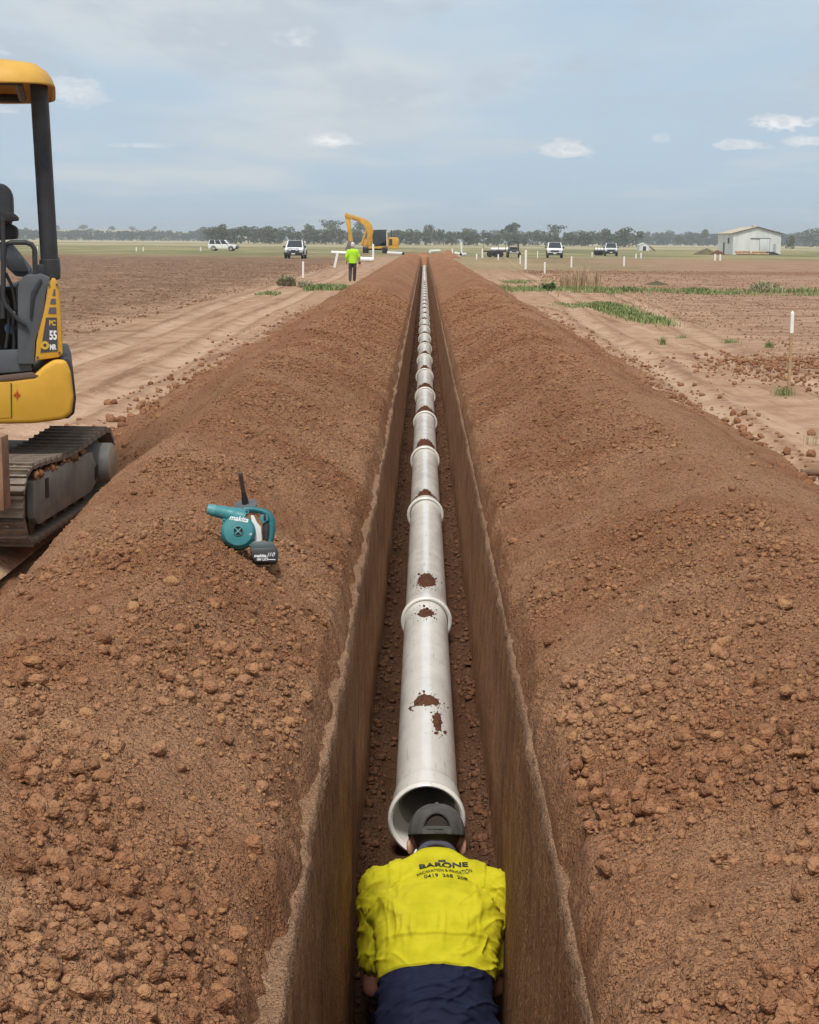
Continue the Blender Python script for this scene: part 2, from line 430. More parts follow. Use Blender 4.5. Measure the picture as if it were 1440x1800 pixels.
# ---- field material: zones of soil, sand, tilled earth and pasture
def field_material():
    m = bpy.data.materials.new('field'); m.use_nodes = True
    t = NT(m.node_tree); b = m.node_tree.nodes['Principled BSDF']
    pos = t.n('ShaderNodeNewGeometry').outputs['Position']
    x, y, z = t.xyz(pos)
    nb = t.noise(pos, 0.22, 3.0, 0.6); nm = t.noise(pos, 1.4, 4.0, 0.65); nf = t.noise(pos, 7.0, 3.0, 0.65)
    nst = t.noise(t.vm('MULTIPLY', pos, (0.35, 1.6, 1.0)), 1.0, 5.0, 0.65)
    sand = t.mix(t.mr(nm, 0.3, 0.7), (0.32, 0.190, 0.117), (0.45, 0.292, 0.192))
    sand = t.mix(t.mr(nf, 0.5, 0.3, 0.0, 0.5), sand, (0.225, 0.120, 0.070))
    till = t.mix(t.mr(nst, 0.34, 0.66), (0.140, 0.078, 0.046), (0.315, 0.195, 0.122))
    till = t.mix(t.mr(nf, 0.54, 0.34, 0.0, 0.8), till, (0.085, 0.044, 0.028))
    till = t.mix(t.mr(nf, 0.60, 0.70, 0.0, 0.6), till, (0.40, 0.275, 0.19))
    till = t.mix(t.mr(nb, 0.55, 0.75, 0.0, 0.5), till, (0.36, 0.235, 0.155))
    rough = t.mix(t.mr(nst, 0.36, 0.64), (0.225, 0.120, 0.074), (0.41, 0.265, 0.178))
    rough = t.mix(t.mr(nf, 0.5, 0.28, 0.0, 0.6), rough, (0.19, 0.095, 0.056))
    trk = t.noise(t.vm('MULTIPLY', pos, (2.6, 0.16, 1.0)), 1.0, 4.0, 0.65)
    sand = t.mix(t.mr(trk, 0.52, 0.68, 0.0, 0.75), sand, (0.205, 0.108, 0.064))
    sand = t.mix(t.mr(trk, 0.46, 0.32, 0.0, 0.6), sand, (0.49, 0.335, 0.235))
    # pale compacted wheel lanes with crumbled edges
    for c_, k_ in ((2.55, 0.036), (4.0, 0.05), (-3.6, -0.012), (-5.0, -0.016)):
        ctr = t.math('ADD', t.math('ADD', t.math('MULTIPLY', y, k_), c_), t.math('MULTIPLY', t.math('SINE', t.math('ADD', t.math('MULTIPLY', y, 0.21), c_)), 0.10))
        off = t.math('ADD', t.math('ABSOLUTE', t.math('SUBTRACT', x, ctr)), t.math('MULTIPLY', t.math('SUBTRACT', nf, 0.5), 0.25))
        lane = t.math('MULTIPLY', t.mr(off, 0.24, 0.10), t.mr(nm, 0.30, 0.55))
        edge = t.math('MULTIPLY', t.mr(t.math('ABSOLUTE', t.math('SUBTRACT', off, 0.32)), 0.10, 0.02), t.mr(nf, 0.42, 0.56))
        sand = t.mix(t.math('MULTIPLY', lane, 0.45), sand, (0.53, 0.37, 0.26))
        sand = t.mix(t.math('MULTIPLY', edge, 0.7), sand, (0.21, 0.115, 0.068))
    # left: tilled beyond the track; right: rough fallow
    wl = t.math('ADD', t.math('MULTIPLY', t.math('SUBTRACT', nb, 0.5), 5.0), t.math('MULTIPLY', t.math('SUBTRACT', nm, 0.5), 2.5))
    left = t.mr(t.math('SUBTRACT', t.math('MULTIPLY', x, -1.0), wl), 5.0, 9.0)
    right = t.mr(t.math('SUBTRACT', t.math('SUBTRACT', x, wl), t.math('MULTIPLY', y, 0.03)), 4.0, 8.0)
    col = t.mix(left, sand, till)
    col = t.mix(right, col, rough)
    # darker disturbed bands across the right
    bd = t.mr(t.math('ABSOLUTE', t.math('SUBTRACT', t.math('ADD', y, t.math('MULTIPLY', wl, 2.0)), 104.0)), 9.0, 3.0)
    col = t.mix(t.math('MULTIPLY', bd, t.mr(x, 4.0, 8.0, 0.0, 0.75)), col, (0.22, 0.105, 0.060))
    # pasture
    gp_ = t.mix(t.mr(t.noise(t.vm('MULTIPLY', pos, (0.05, 0.02, 1)), 1.0, 5.0, 0.6), 0.35, 0.65), (0.150, 0.152, 0.070), (0.33, 0.275, 0.145))
    gp_ = t.mix(t.mr(nst, 0.5, 0.7, 0.0, 0.35), gp_, (0.10, 0.125, 0.045))
    yy = t.math('ADD', y, t.math('MULTIPLY', wl, 9.0))
    past = t.mr(yy, 165.0, 225.0)
    scrap = t.math('MULTIPLY', t.mr(yy, 95.0, 125.0), t.math('MULTIPLY', t.mr(t.math('ABSOLUTE', x), 26.0, 10.0), t.mr(nm, 0.38, 0.55, 0.0, 0.8)))
    col = t.mix(t.math('MAXIMUM', past, t.math('MULTIPLY', scrap, t.mr(x, -2.0, 3.0))), col, gp_)
    dry = t.mix(t.mr(nb, 0.35, 0.65), (0.46, 0.385, 0.235), (0.36, 0.30, 0.17))
    col = t.mix(t.mr(yy, 420.0, 620.0), col, dry)
    band = t.mr(t.math('ABSOLUTE', t.math('SUBTRACT', yy, 760.0)), 120.0, 60.0)
    col = t.mix(t.math('MULTIPLY', band, 0.6), col, (0.15, 0.155, 0.075))
    t.links.new(col, b.inputs['Base Color'])
    b.inputs['Roughness'].default_value = 0.95; b.inputs['Specular IOR Level'].default_value = 0.1
    nr = t.bump(t.math('ADD', nst, t.math('MULTIPLY', nf, 0.5)), 0.9, 0.10)
    nr = t.bump(t.noise(pos, 26.0, 2.0, 0.6), 0.8, 0.02, nr)
    t.links.new(nr, b.inputs['Normal'])
    return m
G = obj('ground', make_ground(), field_material()); tag(G, kind='structure')

# ---- spoil banks
BX = np.array([0.20, 0.300, 0.315, 0.345, 0.40, 0.55, 0.80, 1.02, 1.20, 1.38, 1.60, 2.00, 2.45, 2.85, 3.10, 3.45])
BZ = np.array([0.43, 0.445, 0.49, 0.565, 0.610, 0.685, 0.800, 0.870, 0.895, 0.870, 0.785, 0.540, 0.255, 0.060, 0.005, -0.08])
def bank_z(s, X, Y, fine=True):
    X = np.asarray(X, float); Y = np.asarray(Y, float); sd = 100 if s < 0 else 300
    inn = sst(0.36, 0.85, X); out = 1 - sst(2.6, 3.25, X)
    Xn = X + inn * (0.13 * vn(Y * 0.42, Y * 0 + 0.5, sd) + 0.07 * vn(Y * 1.3, Y * 0 + 2.5, sd + 1)) \
           + (1 - sst(0.42, 0.6, X)) * (0.024 * vn(Y * 2.3, Y * 0 + 7.5, sd + 2) + 0.020 * vn(Y * 8.1, Y * 0 + 4.5, sd + 3) + 0.010 * vn(Y * 23.1, X * 15, sd + 3))
    if s < 0:      # the machine has parked against the left bank and squeezed its foot
        toe = 2.0 + 0.82 * sst(11.0, 14.0, Y); kq = 1.62 / (toe - 1.2)
        Xn = np.where(Xn > 1.2, 1.2 + (Xn - 1.2) * kq, Xn)
    else: Xn = Xn + 0.022 * (1 - sst(0.42, 0.6, X))
    z = np.interp(Xn, BX, BZ)
    if s < 0: z = z - 0.11 * np.exp(-((Y - 5.4) / 2.2) ** 2) * sst(0.8, 1.15, X)
    z = z + inn * out * (0.055 * vn(Y * 0.30, X * 0.6, sd + 4) + 0.050 * fbm(Y * 0.95, X * 1.1, 3, sd + 5))
    # slumped scars left by the bucket
    for yc, x0, x1, amp in ((7.35, 0.40, 1.05, 0.034), (10.6, 0.36, 0.85, 0.034), (14.5, 0.4, 1.1, 0.04), (20.5, 0.4, 1.0, 0.04), (29.0, 0.4, 1.1, 0.04), (4.4, .5, 1.0, .02)):
        cy = yc + (0.25 if s > 0 else 0.0) - 0.55 * (X - 0.4) ** 2 + 0.12 * vn(X * 4, X * 0 + yc, sd + 6)
        dd = Y - cy + 0.04 * fbm(X * 6, Y * 3, 2, sd + 19); upf = 1 / (1 + np.exp(-np.clip(dd / 0.04, -30, 30)))
        if yc < 12: z = z - 0.040 * np.exp(-(dd / 0.035) ** 2) * sst(x0 - 0.05, x0 + 0.1, X) * (1 - sst(x1 - 0.3, x1, X)) * (0.6 + 0.6 * vn(X * 9, X * 0 + yc, sd + 7))
        z = z + amp * sst(x0 - 0.08, x0 + 0.15, X) * (1 - sst(x1 - 0.2, x1 + 0.15, X)) * (upf * np.exp(-np.clip(dd, 0, None) / 0.35) - 0.75 * (1 - upf) * np.exp(-np.clip(-dd, 0, None) / 0.16))
    if fine:
        cz = sst(0.36, 0.52, X) * out
        z = z + cz * 0.022 * fbm(Y * 5.0, X * 5.0, 3, sd + 8)
        f1, rn = worley(Y * 19.0, X * 19.0, sd + 9)
        patch = sst(-0.25, 0.35, fbm(Y * 1.4, X * 1.9, 2, sd + 12) + 0.75 * np.exp(-((X - 0.72) / 0.30) ** 2) - 0.35)
        z = z + cz * patch * 0.018 * rn * np.clip(1 - (f1 / 0.62) ** 2, 0, None) ** 0.6
        f2, r2 = worley(Y * 38.0 + 7, X * 38.0, sd + 10)
        z = z + cz * (0.55 + patch) * 0.010 * r2 * np.clip(1 - (f2 / 0.6) ** 2, 0, None) ** 0.6
        z = z + cz * 0.010 * fbm(Y * 24.0, X * 24.0, 3, sd + 14, 0.6)
        steep = sst(0.30, 0.33, X) * (1 - sst(0.42, 0.60, X))
        z = z + steep * 0.030 * fbm(Y * 11.0, X * 9.0, 3, sd + 16)
        z = z + (1 - sst(0.30, 0.33, X)) * 0.006 * fbm(Y * 14, X * 14, 2, sd + 18)
    # the far end tapers
    z = z - sst(Y_END - 6, Y_END + 3, Y) * (z + 0.1)
    return z
def bank_rows():
    ys = [-12, -8, -5, -3, -1.5, -0.5, 0.2, 0.7, 1.1, 1.4]
    y = 1.5
    while y < Y_END + 4:
        ys.append(y); y += max(0.0075, y * 0.0037)
    return np.array(ys)
def make_bank(s):
    a = np.concatenate([np.linspace(0.288, 0.42, 26), np.linspace(0.429, 1.55, 150), np.linspace(1.562, 2.9, 92), np.linspace(2.95, 3.45, 10)])
    Y = bank_rows()
    XX, YY = np.meshgrid(a, Y)
    Z = bank_z(s, XX, YY); Z[:, 0] = np.minimum(Z[:, 0], Z_EDGE - 0.06)
    # the scarp by the ledge overhangs and crumbles
    shift = (sst(0.30, 0.33, XX) * (1 - sst(0.42, 0.55, XX))) * 0.012 * fbm(YY * 13.0, XX * 20.0, 2, 77 if s < 0 else 88)
    V = np.stack([s * (XX + shift), YY, Z], -1).reshape(-1, 3)
    F = grid_faces(len(Y), len(a))
    if s < 0: F = F[:, ::-1]
    return np_mesh('spoil_bank', V, F)
for s, nm in ((-1, 'spoil_bank_left'), (1, 'spoil_bank_right')):
    tag(obj(nm, make_bank(s), M_SOIL), kind='structure')

# ---- trench: walls, ledge and floor
def wall_material():
    m = bpy.data.materials.new('cut_earth'); m.use_nodes = True
    t = NT(m.node_tree); b = m.node_tree.nodes['Principled BSDF']
    pos = t.n('ShaderNodeNewGeometry').outputs['Position']
    st = t.noise(t.vm('MULTIPLY', pos, (1.0, 30.0, 5.0)), 1.0, 4.0, 0.65)
    st2 = t.noise(t.vm('MULTIPLY', pos, (1.0, 95.0, 14.0)), 1.0, 2.0, 0.6)
    lay = t.noise(t.vm('MULTIPLY', pos, (1.0, 0.5, 5.0)), 1.0, 4.0, 0.6)
    col = t.mix(t.mr(st, 0.33, 0.67), (0.33, 0.142, 0.058), (0.53, 0.275, 0.130))
    col = t.mix(t.mr(st2, 0.55, 0.3, 0.0, 0.5), col, (0.20, 0.092, 0.045))
    col = t.mix(t.mr(lay, 0.45, 0.7, 0.0, 0.5), col, (0.26, 0.110, 0.050))
    pt = t.noise(t.vm('MULTIPLY', pos, (1.0, 2.2, 2.6)), 1.6, 4.0, 0.65)
    col = t.mix(t.mr(pt, 0.50, 0.68, 0.0, 0.65), col, (0.53, 0.285, 0.138))
    col = t.mix(t.mr(pt, 0.46, 0.30, 0.0, 0.5), col, (0.16, 0.072, 0.036))
    sp = t.noise(t.vm('MULTIPLY', pos, (1.0, 1.0, 0.35)), 150.0, 2.0, 0.6)
    col = t.mix(t.mr(sp, 0.52, 0.68, 0.0, 0.6), col, (0.17, 0.070, 0.030))
    t.links.new(col, b.inputs['Base Color']); b.inputs['Roughness'].default_value = 0.85; b.inputs['Specular IOR Level'].default_value = 0.2
    nr = t.bump(t.math('ADD', st, t.math('ADD', t.math('MULTIPLY', st2, 0.4), t.math('MULTIPLY', sp, 0.6))), 1.0, 0.04)
    t.links.new(nr, b.inputs['Normal'])
    return m
M_WALL = wall_material()
def trench_rows():
    ys = [-12, -6, -2, 0, 1]
    y = 1.6
    while y < Y_END: ys.append(y); y += max(0.025, 0.009 * y)
    ys.append(Y_END); return np.array(ys)
def wall_x(s, Y, h):     # h: 0 floor .. 1 edge
    sd = 500 if s < 0 else 520
    return HW - 0.012 + 0.026 * h + 0.010 * fbm(Y * 1.2, h * 1.5, 3, sd) + 0.007 * fbm(Y * 11, h * 2.2, 3, sd + 4, 0.6)
for s, nm in ((-1, 'trench_wall_left'), (1, 'trench_wall_right')):
    Y = trench_rows(); h = np.concatenate([np.linspace(-1.0, 0, 8), np.linspace(0.04, 1.0, 26)])
    HH, YY = np.meshgrid(h, Y)
    X = wall_x(s, YY, np.clip(HH, 0, 1)); Z = Z_FLOOR + HH * (Z_EDGE - 0.025 - Z_FLOOR)
    F = grid_faces(len(Y), len(h)); F = F if s < 0 else F[:, ::-1]
    tag(obj(nm, np_mesh(nm, np.stack([s * X, YY, Z], -1).reshape(-1, 3), F), M_WALL), kind='structure')
    # dusty ledge: the original surface, rounded over at the lip
    u = np.array([0, .03, .07, .13, .2, .28, .37, .46, .55, .65, .75, .87, 1.0]); UU, YY = np.meshgrid(u, Y)
    xin = wall_x(s, YY, 1.0) - 0.001
    X = xin + UU * 0.078 + 0.012 * fbm(YY * 9, UU * 2, 3, 590 + (s > 0) * 7, 0.65) * (UU > 0.02); Z = Z_EDGE + 0.010 * fbm(YY * 7, UU * 2, 3, 560 + (s > 0) * 7) * sst(0, .2, UU) - 0.040 * (1 - sst(0, 0.10, UU)) + 0.010 * UU + 0.0035 * fbm(YY * 30, UU * 6, 3, 580, 0.6) * (UU > .02)
    F = grid_faces(len(Y), len(u)); F = F if s < 0 else F[:, ::-1]
    ln = 'trench_ledge_left' if s < 0 else 'trench_ledge_right'
    tag(obj(ln, np_mesh(ln, np.stack([s * X, YY, Z], -1).reshape(-1, 3), F), M_LEDGE), kind='structure')
def floor_z(X, Y):
    z = Z_FLOOR + 0.018 * fbm(X * 7, Y * 5, 3, 600) + 0.012 * fbm(X * 22, Y * 20, 2, 610)
    side = sst(0.13, 0.25, np.abs(X)); f1, rn = worley(Y * 9, X * 9, 620)
    z = z + side * (0.020 + 0.040 * rn * np.clip(1 - (f1 / 0.6) ** 2, 0, None))
    k = sst(5.78, 5.25, Y + 0.05 * fbm(X * 8, Y * 3, 2, 630))
    return z + k * (Z_HOLE - Z_FLOOR) + 0.04 * k * (1 - k) * 4 * fbm(X * 9, Y * 9, 3, 640)
def make_floor():
    ys = [-12, -6, -2, 0, 1, 2, 3, 3.5]; y = 3.8
    while y < Y_END: ys.append(y); y += max(0.014, 0.007 * y)
    ys.append(Y_END)
    XX, YY = np.meshgrid(np.linspace(-0.30, 0.30, 44), np.array(ys))
    return np_mesh('trench_floor', np.stack([XX, YY, floor_z(XX, YY)], -1).reshape(-1, 3), grid_faces(len(ys), 44))
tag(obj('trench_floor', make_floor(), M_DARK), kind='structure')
# earth closing the far end of the trench
a = np.linspace(-3.2, 3.2, 60); b = np.linspace(Y_END - 4.0, Y_END + 9.0, 40)
XX, YY = np.meshgrid(a, b)
Z = -0.12 + 0.98 * np.exp(-(XX / 1.7) ** 2) * np.exp(-((YY - Y_END - 1.6) / 3.0) ** 2) * (1 + 0.15 * fbm(XX * 2, YY * 2, 3, 650))
Z = np.where((np.abs(XX) < 0.26) & (YY < Y_END - 0.5), -0.5, Z)
tag(obj('trench_end_heap', np_mesh('trench_end_heap', np.stack([XX, YY, Z], -1).reshape(-1, 3), grid_faces(40, 60)), M_SOIL), kind='structure')

# ------------------------------------------------------------------ clods
def ico(sub):
    bm = bmesh.new(); bmesh.ops.create_icosphere(bm, subdivisions=sub, radius=1.0)
    bm.verts.index_update(); V = np.array([v.co[:] for v in bm.verts]); F = np.array([[v.index for v in f.verts] for f in bm.faces]); bm.free()
    return V, F
ICO = {1: ico(1), 2: ico(2), 3: ico(3)}
RNG = np.random.default_rng(5)
def clod_shapes(sub, n, seed):
    V, F = ICO[sub]; rg = np.random.default_rng(seed); out = []
    for i in range(n):
        W = V.copy()
        for _ in range(7):                       # knock flats off the ball
            nrm = rg.normal(size=3); nrm /= np.linalg.norm(nrm); cut = rg.uniform(0.55, 0.85)
            dd = W @ nrm; W = W - np.where(dd > cut, (dd - cut) * 0.8, 0)[:, None] * nrm
        W = W * (1 + rg.normal(size=(len(W), 1)) * (0.07 if sub > 1 else 0.12))
        out.append(W)
    return out, F
SHAPES = {1: clod_shapes(1, 10, 1), 2: clod_shapes(2, 12, 2), 3: clod_shapes(3, 8, 3)}
def rotmats(n, rg):
    q = rg.normal(size=(n, 4)); q /= np.linalg.norm(q, axis=1)[:, None]
    w_, x, y, z = q.T
    return np.stack([1 - 2 * (y * y + z * z), 2 * (x * y - z * w_), 2 * (x * z + y * w_), 2 * (x * y + z * w_), 1 - 2 * (x * x + z * z), 2 * (y * z - x * w_),
                     2 * (x * z - y * w_), 2 * (y * z + x * w_), 1 - 2 * (x * x + y * y)], -1).reshape(n, 3, 3)
def clod_mesh(name, P, rad, sub, seed, tone=None):
    rg = np.random.default_rng(seed); shp, F = SHAPES[sub]; n = len(P)
    idx = rg.integers(0, len(shp), n); S = np.stack(shp)[idx]
    sc = rad[:, None] * rg.uniform(0.75, 1.3, (n, 3)); sc[:, 2] *= 0.85
    Rm = rotmats(n, rg)
    V = np.einsum('nij,nvj->nvi', Rm, S) * sc[:, None, :] + P[:, None, :]
    nv = S.shape[1]
    FF = (F[None] + (np.arange(n) * nv)[:, None, None]).reshape(-1, 3)
    tn = np.repeat(rg.random(n) if tone is None else tone, nv)
    return np_mesh(name, V.reshape(-1, 3), FF, smooth=sub > 1, attr={'tone': tn})

BIG = []          # (pos, radius, where)
def scatter_bank(s, n, seed):
    rg = np.random.default_rng(seed)
    y = 2.0 * np.exp(rg.random(n) * math.log(34 / 2.0))
    tv = 2.75 if s > 0 else np.where(y < 12.5, 2.1, 2.75)
    x = np.where(rg.random(n) < 0.70, rg.uniform(0.34, 1.25, n), np.where(rg.random(n) < 0.45, rg.uniform(0.9, 2.4, n), tv - np.abs(rg.normal(0, 0.30, n)) + 0.12))
    x = np.clip(x, 0.34, 3.6)
    sd = 100 if s < 0 else 300
    patch = fbm(y * 1.4, x * 1.9, 2, sd + 12)
    keep = ~((s < 0) & (np.abs(x - 0.68) < 0.17) & (y > 6.15) & (y < 6.9)) & (rg.random(n) < 0.30 + 0.70 * sst(-0.35, 0.30, patch + 0.35 * np.exp(-((x - 0.74) / 0.3) ** 2) + 0.6 * (x > 1.9)))
    x, y = x[keep], y[keep]; n = len(x)
    rad = 0.0036 * (1 - rg.random(n)) ** -0.40
    pz = patch[keep]; rad = rad * (0.75 + 0.55 * sst(-0.2, 0.4, pz))
    rad = np.clip(rad, 0.0034, 0.021) * np.where(y > 4.5, 0.8, 1.0) * np.where(x > (1.75 if s < 0 else 2.3), 1.9, 1.0)
    rad = np.maximum(rad, y * 0.0007)
    big = rg.random(n) < 0.0018; rad[big] = rg.uniform(0.014, 0.025, big.sum())
    nz = rad < 0.05; x, y, rad = x[nz], y[nz], rad[nz]; n = len(x)
    z = bank_z(s, x, y) + rad * 0.25
    P = np.stack([s * x, y, z], -1)
    return P, rad, rg.random(n)
def split_build(name, P, rad, tone, seed, label, nbig, where):
    ang = rad / np.maximum(P[:, 1], 1.0)
    vis = (np.abs(P[:, 0]) / P[:, 1] < 0.27) & (P[:, 1] > 2.05)
    o = np.argsort(-ang * vis); top = o[:nbig]; rest = np.ones(len(P), bool); rest[top] = False
    for i in top: BIG.append((P[i], rad[i], tone[i], where))
    hi = rest & (ang > 0.0040); lo = rest & ~hi
    lo &= vis | (P[:, 1] < 2.4)
    hi &= vis | (P[:, 1] < 2.4)
    for kk, (mk, sub) in enumerate(((hi, 2), (lo, 1))):
        ob = obj(name, clod_mesh(name, P[mk], rad[mk], sub, seed + kk, tone[mk]), M_CLOD)
        tag(ob, label % ('coarse' if kk == 0 else 'fine'), 'soil crumbs', kind='stuff')
for s, nm, sd in ((-1, 'left', 900), (1, 'right', 950)):
    P, rad, tone = scatter_bank(s, 56000, sd)
    split_build('soil_crumbs', P, rad, tone, sd + 3, '%s loose crumbs of red earth strewn over the ' + nm + ' spoil bank', 110, nm)

# scattered on the open ground: toe of the banks, a tipped patch on the right, the tilled field
def scatter_ground(n, xf, yf, rmin, rmax, seed, pw=0.6):
    rg = np.random.default_rng(seed); x = xf(rg, n); y = yf(rg, n)
    rad = np.clip(rmin * (1 - rg.random(n)) ** -pw, rmin, rmax); rad = np.maximum(rad, y * 0.0004)
    z = ground_z(x, y) + rad * 0.35
    return np.stack([x, y, z], -1), rad, rg.random(n)
logy = lambda a, b: (lambda rg, n: a * np.exp(rg.random(n) * math.log(b / a)))
for s, nm in ((-1, 'left'), (1, 'right')):
    P, rad, tone = scatter_ground(1100, lambda rg, n: s * (2.95 + rg.exponential(0.20, n)), logy(7.5, 48), 0.013, 0.045, 700 + s, 0.5)
    split_build('soil_crumbs', P, rad, tone * 0.6, 720 + s, '%s clods of earth rolled off the foot of the ' + nm + ' spoil bank', 45, 'toe ' + nm)
M_FCLOD = soil_material('fallow_clods', dict(red=(0.235, 0.125, 0.075), tan=(0.34, 0.205, 0.13), dark=(0.14, 0.07, 0.042)), tone=True, bumps=((40.0, 0.02),))
c = gp(1400, 650)
P, rad, tone = scatter_ground(1500, lambda rg, n: c.x + 0.1 + rg.normal(0, 0.75, n), lambda rg, n: c.y + rg.normal(0, 1.5, n), 0.012, 0.045, 731, 0.5)
P[:, 2] += 0.10 * np.exp(-((P[:, 0] - c.x) / 0.7) ** 2 - ((P[:, 1] - c.y) / 1.4) ** 2)
tag(obj('soil_crumbs', clod_mesh('soil_crumbs', P, rad, 1, 732, tone * 0.6), M_CLOD), 'patch of red broken clods beside the tall white-topped stake', 'soil crumbs', kind='stuff')
P, rad, tone = scatter_ground(5200, lambda rg, n: -(6.6 + rg.exponential(7.0, n)), logy(20, 130), 0.012, 0.045, 741, 0.6)
tag(obj('soil_crumbs', clod_mesh('soil_crumbs', P, rad, 1, 742, tone * 0.7), M_FCLOD), 'clods turned up across the tilled brown field on the left', 'soil crumbs', kind='stuff')
P, rad, tone = scatter_ground(7000, lambda rg, n: 6.2 + rg.exponential(6.0, n), logy(15, 110), 0.008, 0.03, 751, 0.6)
tag(obj('soil_crumbs', clod_mesh('soil_crumbs', P, rad, 1, 752, tone * 0.8), M_FCLOD), 'small clods scattered over the sandy fallow on the right', 'soil crumbs', kind='stuff')
# crumbs on the trench floor
rg = np.random.default_rng(77); n = 4200
x = np.where(rg.random(n) < 0.5, -1, 1) * np.clip(0.25 - np.abs(rg.normal(0, 0.05, n)), 0.02, 0.252); y = 4.2 * np.exp(rg.random(n) * math.log(45 / 4.2))
rad = np.clip(0.005 * (1 - rg.random(n)) ** -0.5, 0.005, 0.02); rad = np.maximum(rad, y * 0.0006)
P = np.stack([x, y, floor_z(x, y) + rad * 0.4], -1)
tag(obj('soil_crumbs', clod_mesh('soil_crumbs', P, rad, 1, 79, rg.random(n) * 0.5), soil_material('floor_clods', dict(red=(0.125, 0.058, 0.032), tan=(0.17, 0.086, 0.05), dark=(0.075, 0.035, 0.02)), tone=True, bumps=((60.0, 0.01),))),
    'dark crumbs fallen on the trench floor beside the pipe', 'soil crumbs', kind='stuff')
# the largest clods lie singly
WHERE = {'left': ('large clod of red-brown earth lying loose on the left spoil bank', 'large clods on the left spoil bank'),
         'right': ('large clod of red-brown earth lying loose on the right spoil bank', 'large clods on the right spoil bank'),
         'toe left': ('dark clod rolled onto the sandy ground left of the left spoil bank', 'clods at the foot of the left bank'),
         'toe right': ('dark clod rolled onto the sandy ground right of the right spoil bank', 'clods at the foot of the right bank')}
CM = []
for i, V in enumerate(SHAPES[3][0]):
    rg = np.random.default_rng(60 + i); W = V + 0.10 * np.stack([fbm(V[:, 0] * 3 + i, V[:, 1] * 3 + V[:, 2] * 2, 3, 800 + a) for a in range(3)], -1)
    for kk in range(3):
        CM.append(np_mesh('earth_clod', W, SHAPES[3][1], True, {'tone': np.full(len(W), (0.15, 0.5, 0.8)[kk])})); CM[-1].materials.append(M_CLOD)
for i, (p, r, tn, wh) in enumerate(BIG):
    o = bpy.data.objects.new('earth_clod', CM[(i % 8) * 3 + (0 if tn < 0.4 else 1 if tn < 0.85 else 2)]); link(o)
    o.location = Vector(p) + Vector((0, 0, r * 0.15)); o.rotation_euler = (random.uniform(0, 6.28), random.uniform(0, 6.28), random.uniform(0, 6.28))
    o.scale = (r * random.uniform(.85, 1.25), r * random.uniform(.85, 1.25), r * random.uniform(.7, 0.95))
    tag(o, WHERE[wh][0], 'clod', WHERE[wh][1])

# ================================================================== pipeline
def pvc(name, base, dirt):
    m = bpy.data.materials.new(name); m.use_nodes = True; MATS[name] = m
    t = NT(m.node_tree); b = m.node_tree.nodes['Principled BSDF']
    pos = t.n('ShaderNodeNewGeometry').outputs['Position']
    n = t.noise(t.vm('MULTIPLY', pos, (9, 3, 9)), 1.0, 4.0, 0.65)
    col = t.mix(t.mr(n, 0.3, 0.7), tuple(c * 0.9 for c in base), base)
    sm = t.noise(t.vm('MULTIPLY', pos, (26, 12, 26)), 1.0, 4.0, 0.7)
    col = t.mix(t.mr(sm, 0.56, 0.80, 0.0, dirt), col, (0.42, 0.29, 0.20))
    scr = t.noise(t.vm('MULTIPLY', pos, (60, 4, 60)), 1.0, 2.0, 0.5)
    col = t.mix(t.mr(scr, 0.66, 0.74, 0.0, dirt * 0.6), col, (0.22, 0.17, 0.14))
    t.links.new(col, b.inputs['Base Color']); t.links.new(t.mr(n, 0.3, 0.7, 0.17, 0.25), b.inputs['Roughness'])
    return m
M_PVC = pvc('grey_pvc', (0.84, 0.815, 0.76), 0.5)
M_PVCRIM = pvc('pvc_rim', (0.82, 0.80, 0.75), 0.35)
M_MARK = mat('pvc_scribe', (0.42, 0.39, 0.35), 0.5)
PZ = Z_FLOOR + 0.145
YC = [5.82, 9.04, 12.70, 15.94, 19.33]
while YC[-1] < 143: YC.append(YC[-1] + 3.36 + 0.12 * math.sin(len(YC) * 2.1))
RB, RS, RR = 0.1215, 0.1315, 0.1455
YROT = Matrix.Rotation(-math.pi / 2, 4, 'X')      # local Z -> +Y
pipes = []
for i in range(len(YC) - 1):
    y0, y1 = YC[i], YC[i + 1]; L = y1 - y0 + 0.13; nn = 40 if i < 6 else 24 if i < 14 else 14
    lb = ('white plastic pipe with its open end round the kneeling worker\'s cap' if i == 0 else
          'white plastic pipe joint in the trench, %s from the kneeling worker' % ordinal(i + 1))
    e = empty('pipe', (0.003 * math.sin(i * 1.7) * (i > 0), y0, PZ), 0, lb, 'pipe', 'pipes laid end to end in the trench')
    MB().lathe([(RS - 0.022, 0.2), (RS - 0.006, 0.15), (RS - 0.001, 0.045), (RS, 0.19), (RS - 0.004, 0.22), (RB, 0.27), (RB, L), (RB - 0.008, L), (RB - 0.008, 0.2)], nn, YROT).build('barrel', M_PVC, e, 45)
    MB().lathe([(RS - 0.004 if i == 0 else RB + 0.0015, 0.012), (RR - 0.010, 0.0), (RR - 0.003, 0.004), (RR, 0.012), (RR, 0.030), (RR - 0.003, 0.040), (RS - 0.002, 0.046)], nn, YROT).build('socket_rim', M_PVCRIM, e, 50)
    if i < 4:
        MB().lathe([(RB + 0.0004, L * 0.47), (RB + 0.0008, L * 0.47 + 0.002), (RB + 0.0004, L * 0.47 + 0.004)], nn, YROT).build('scribe_line', M_MARK, e, 60)
    pipes.append(e)

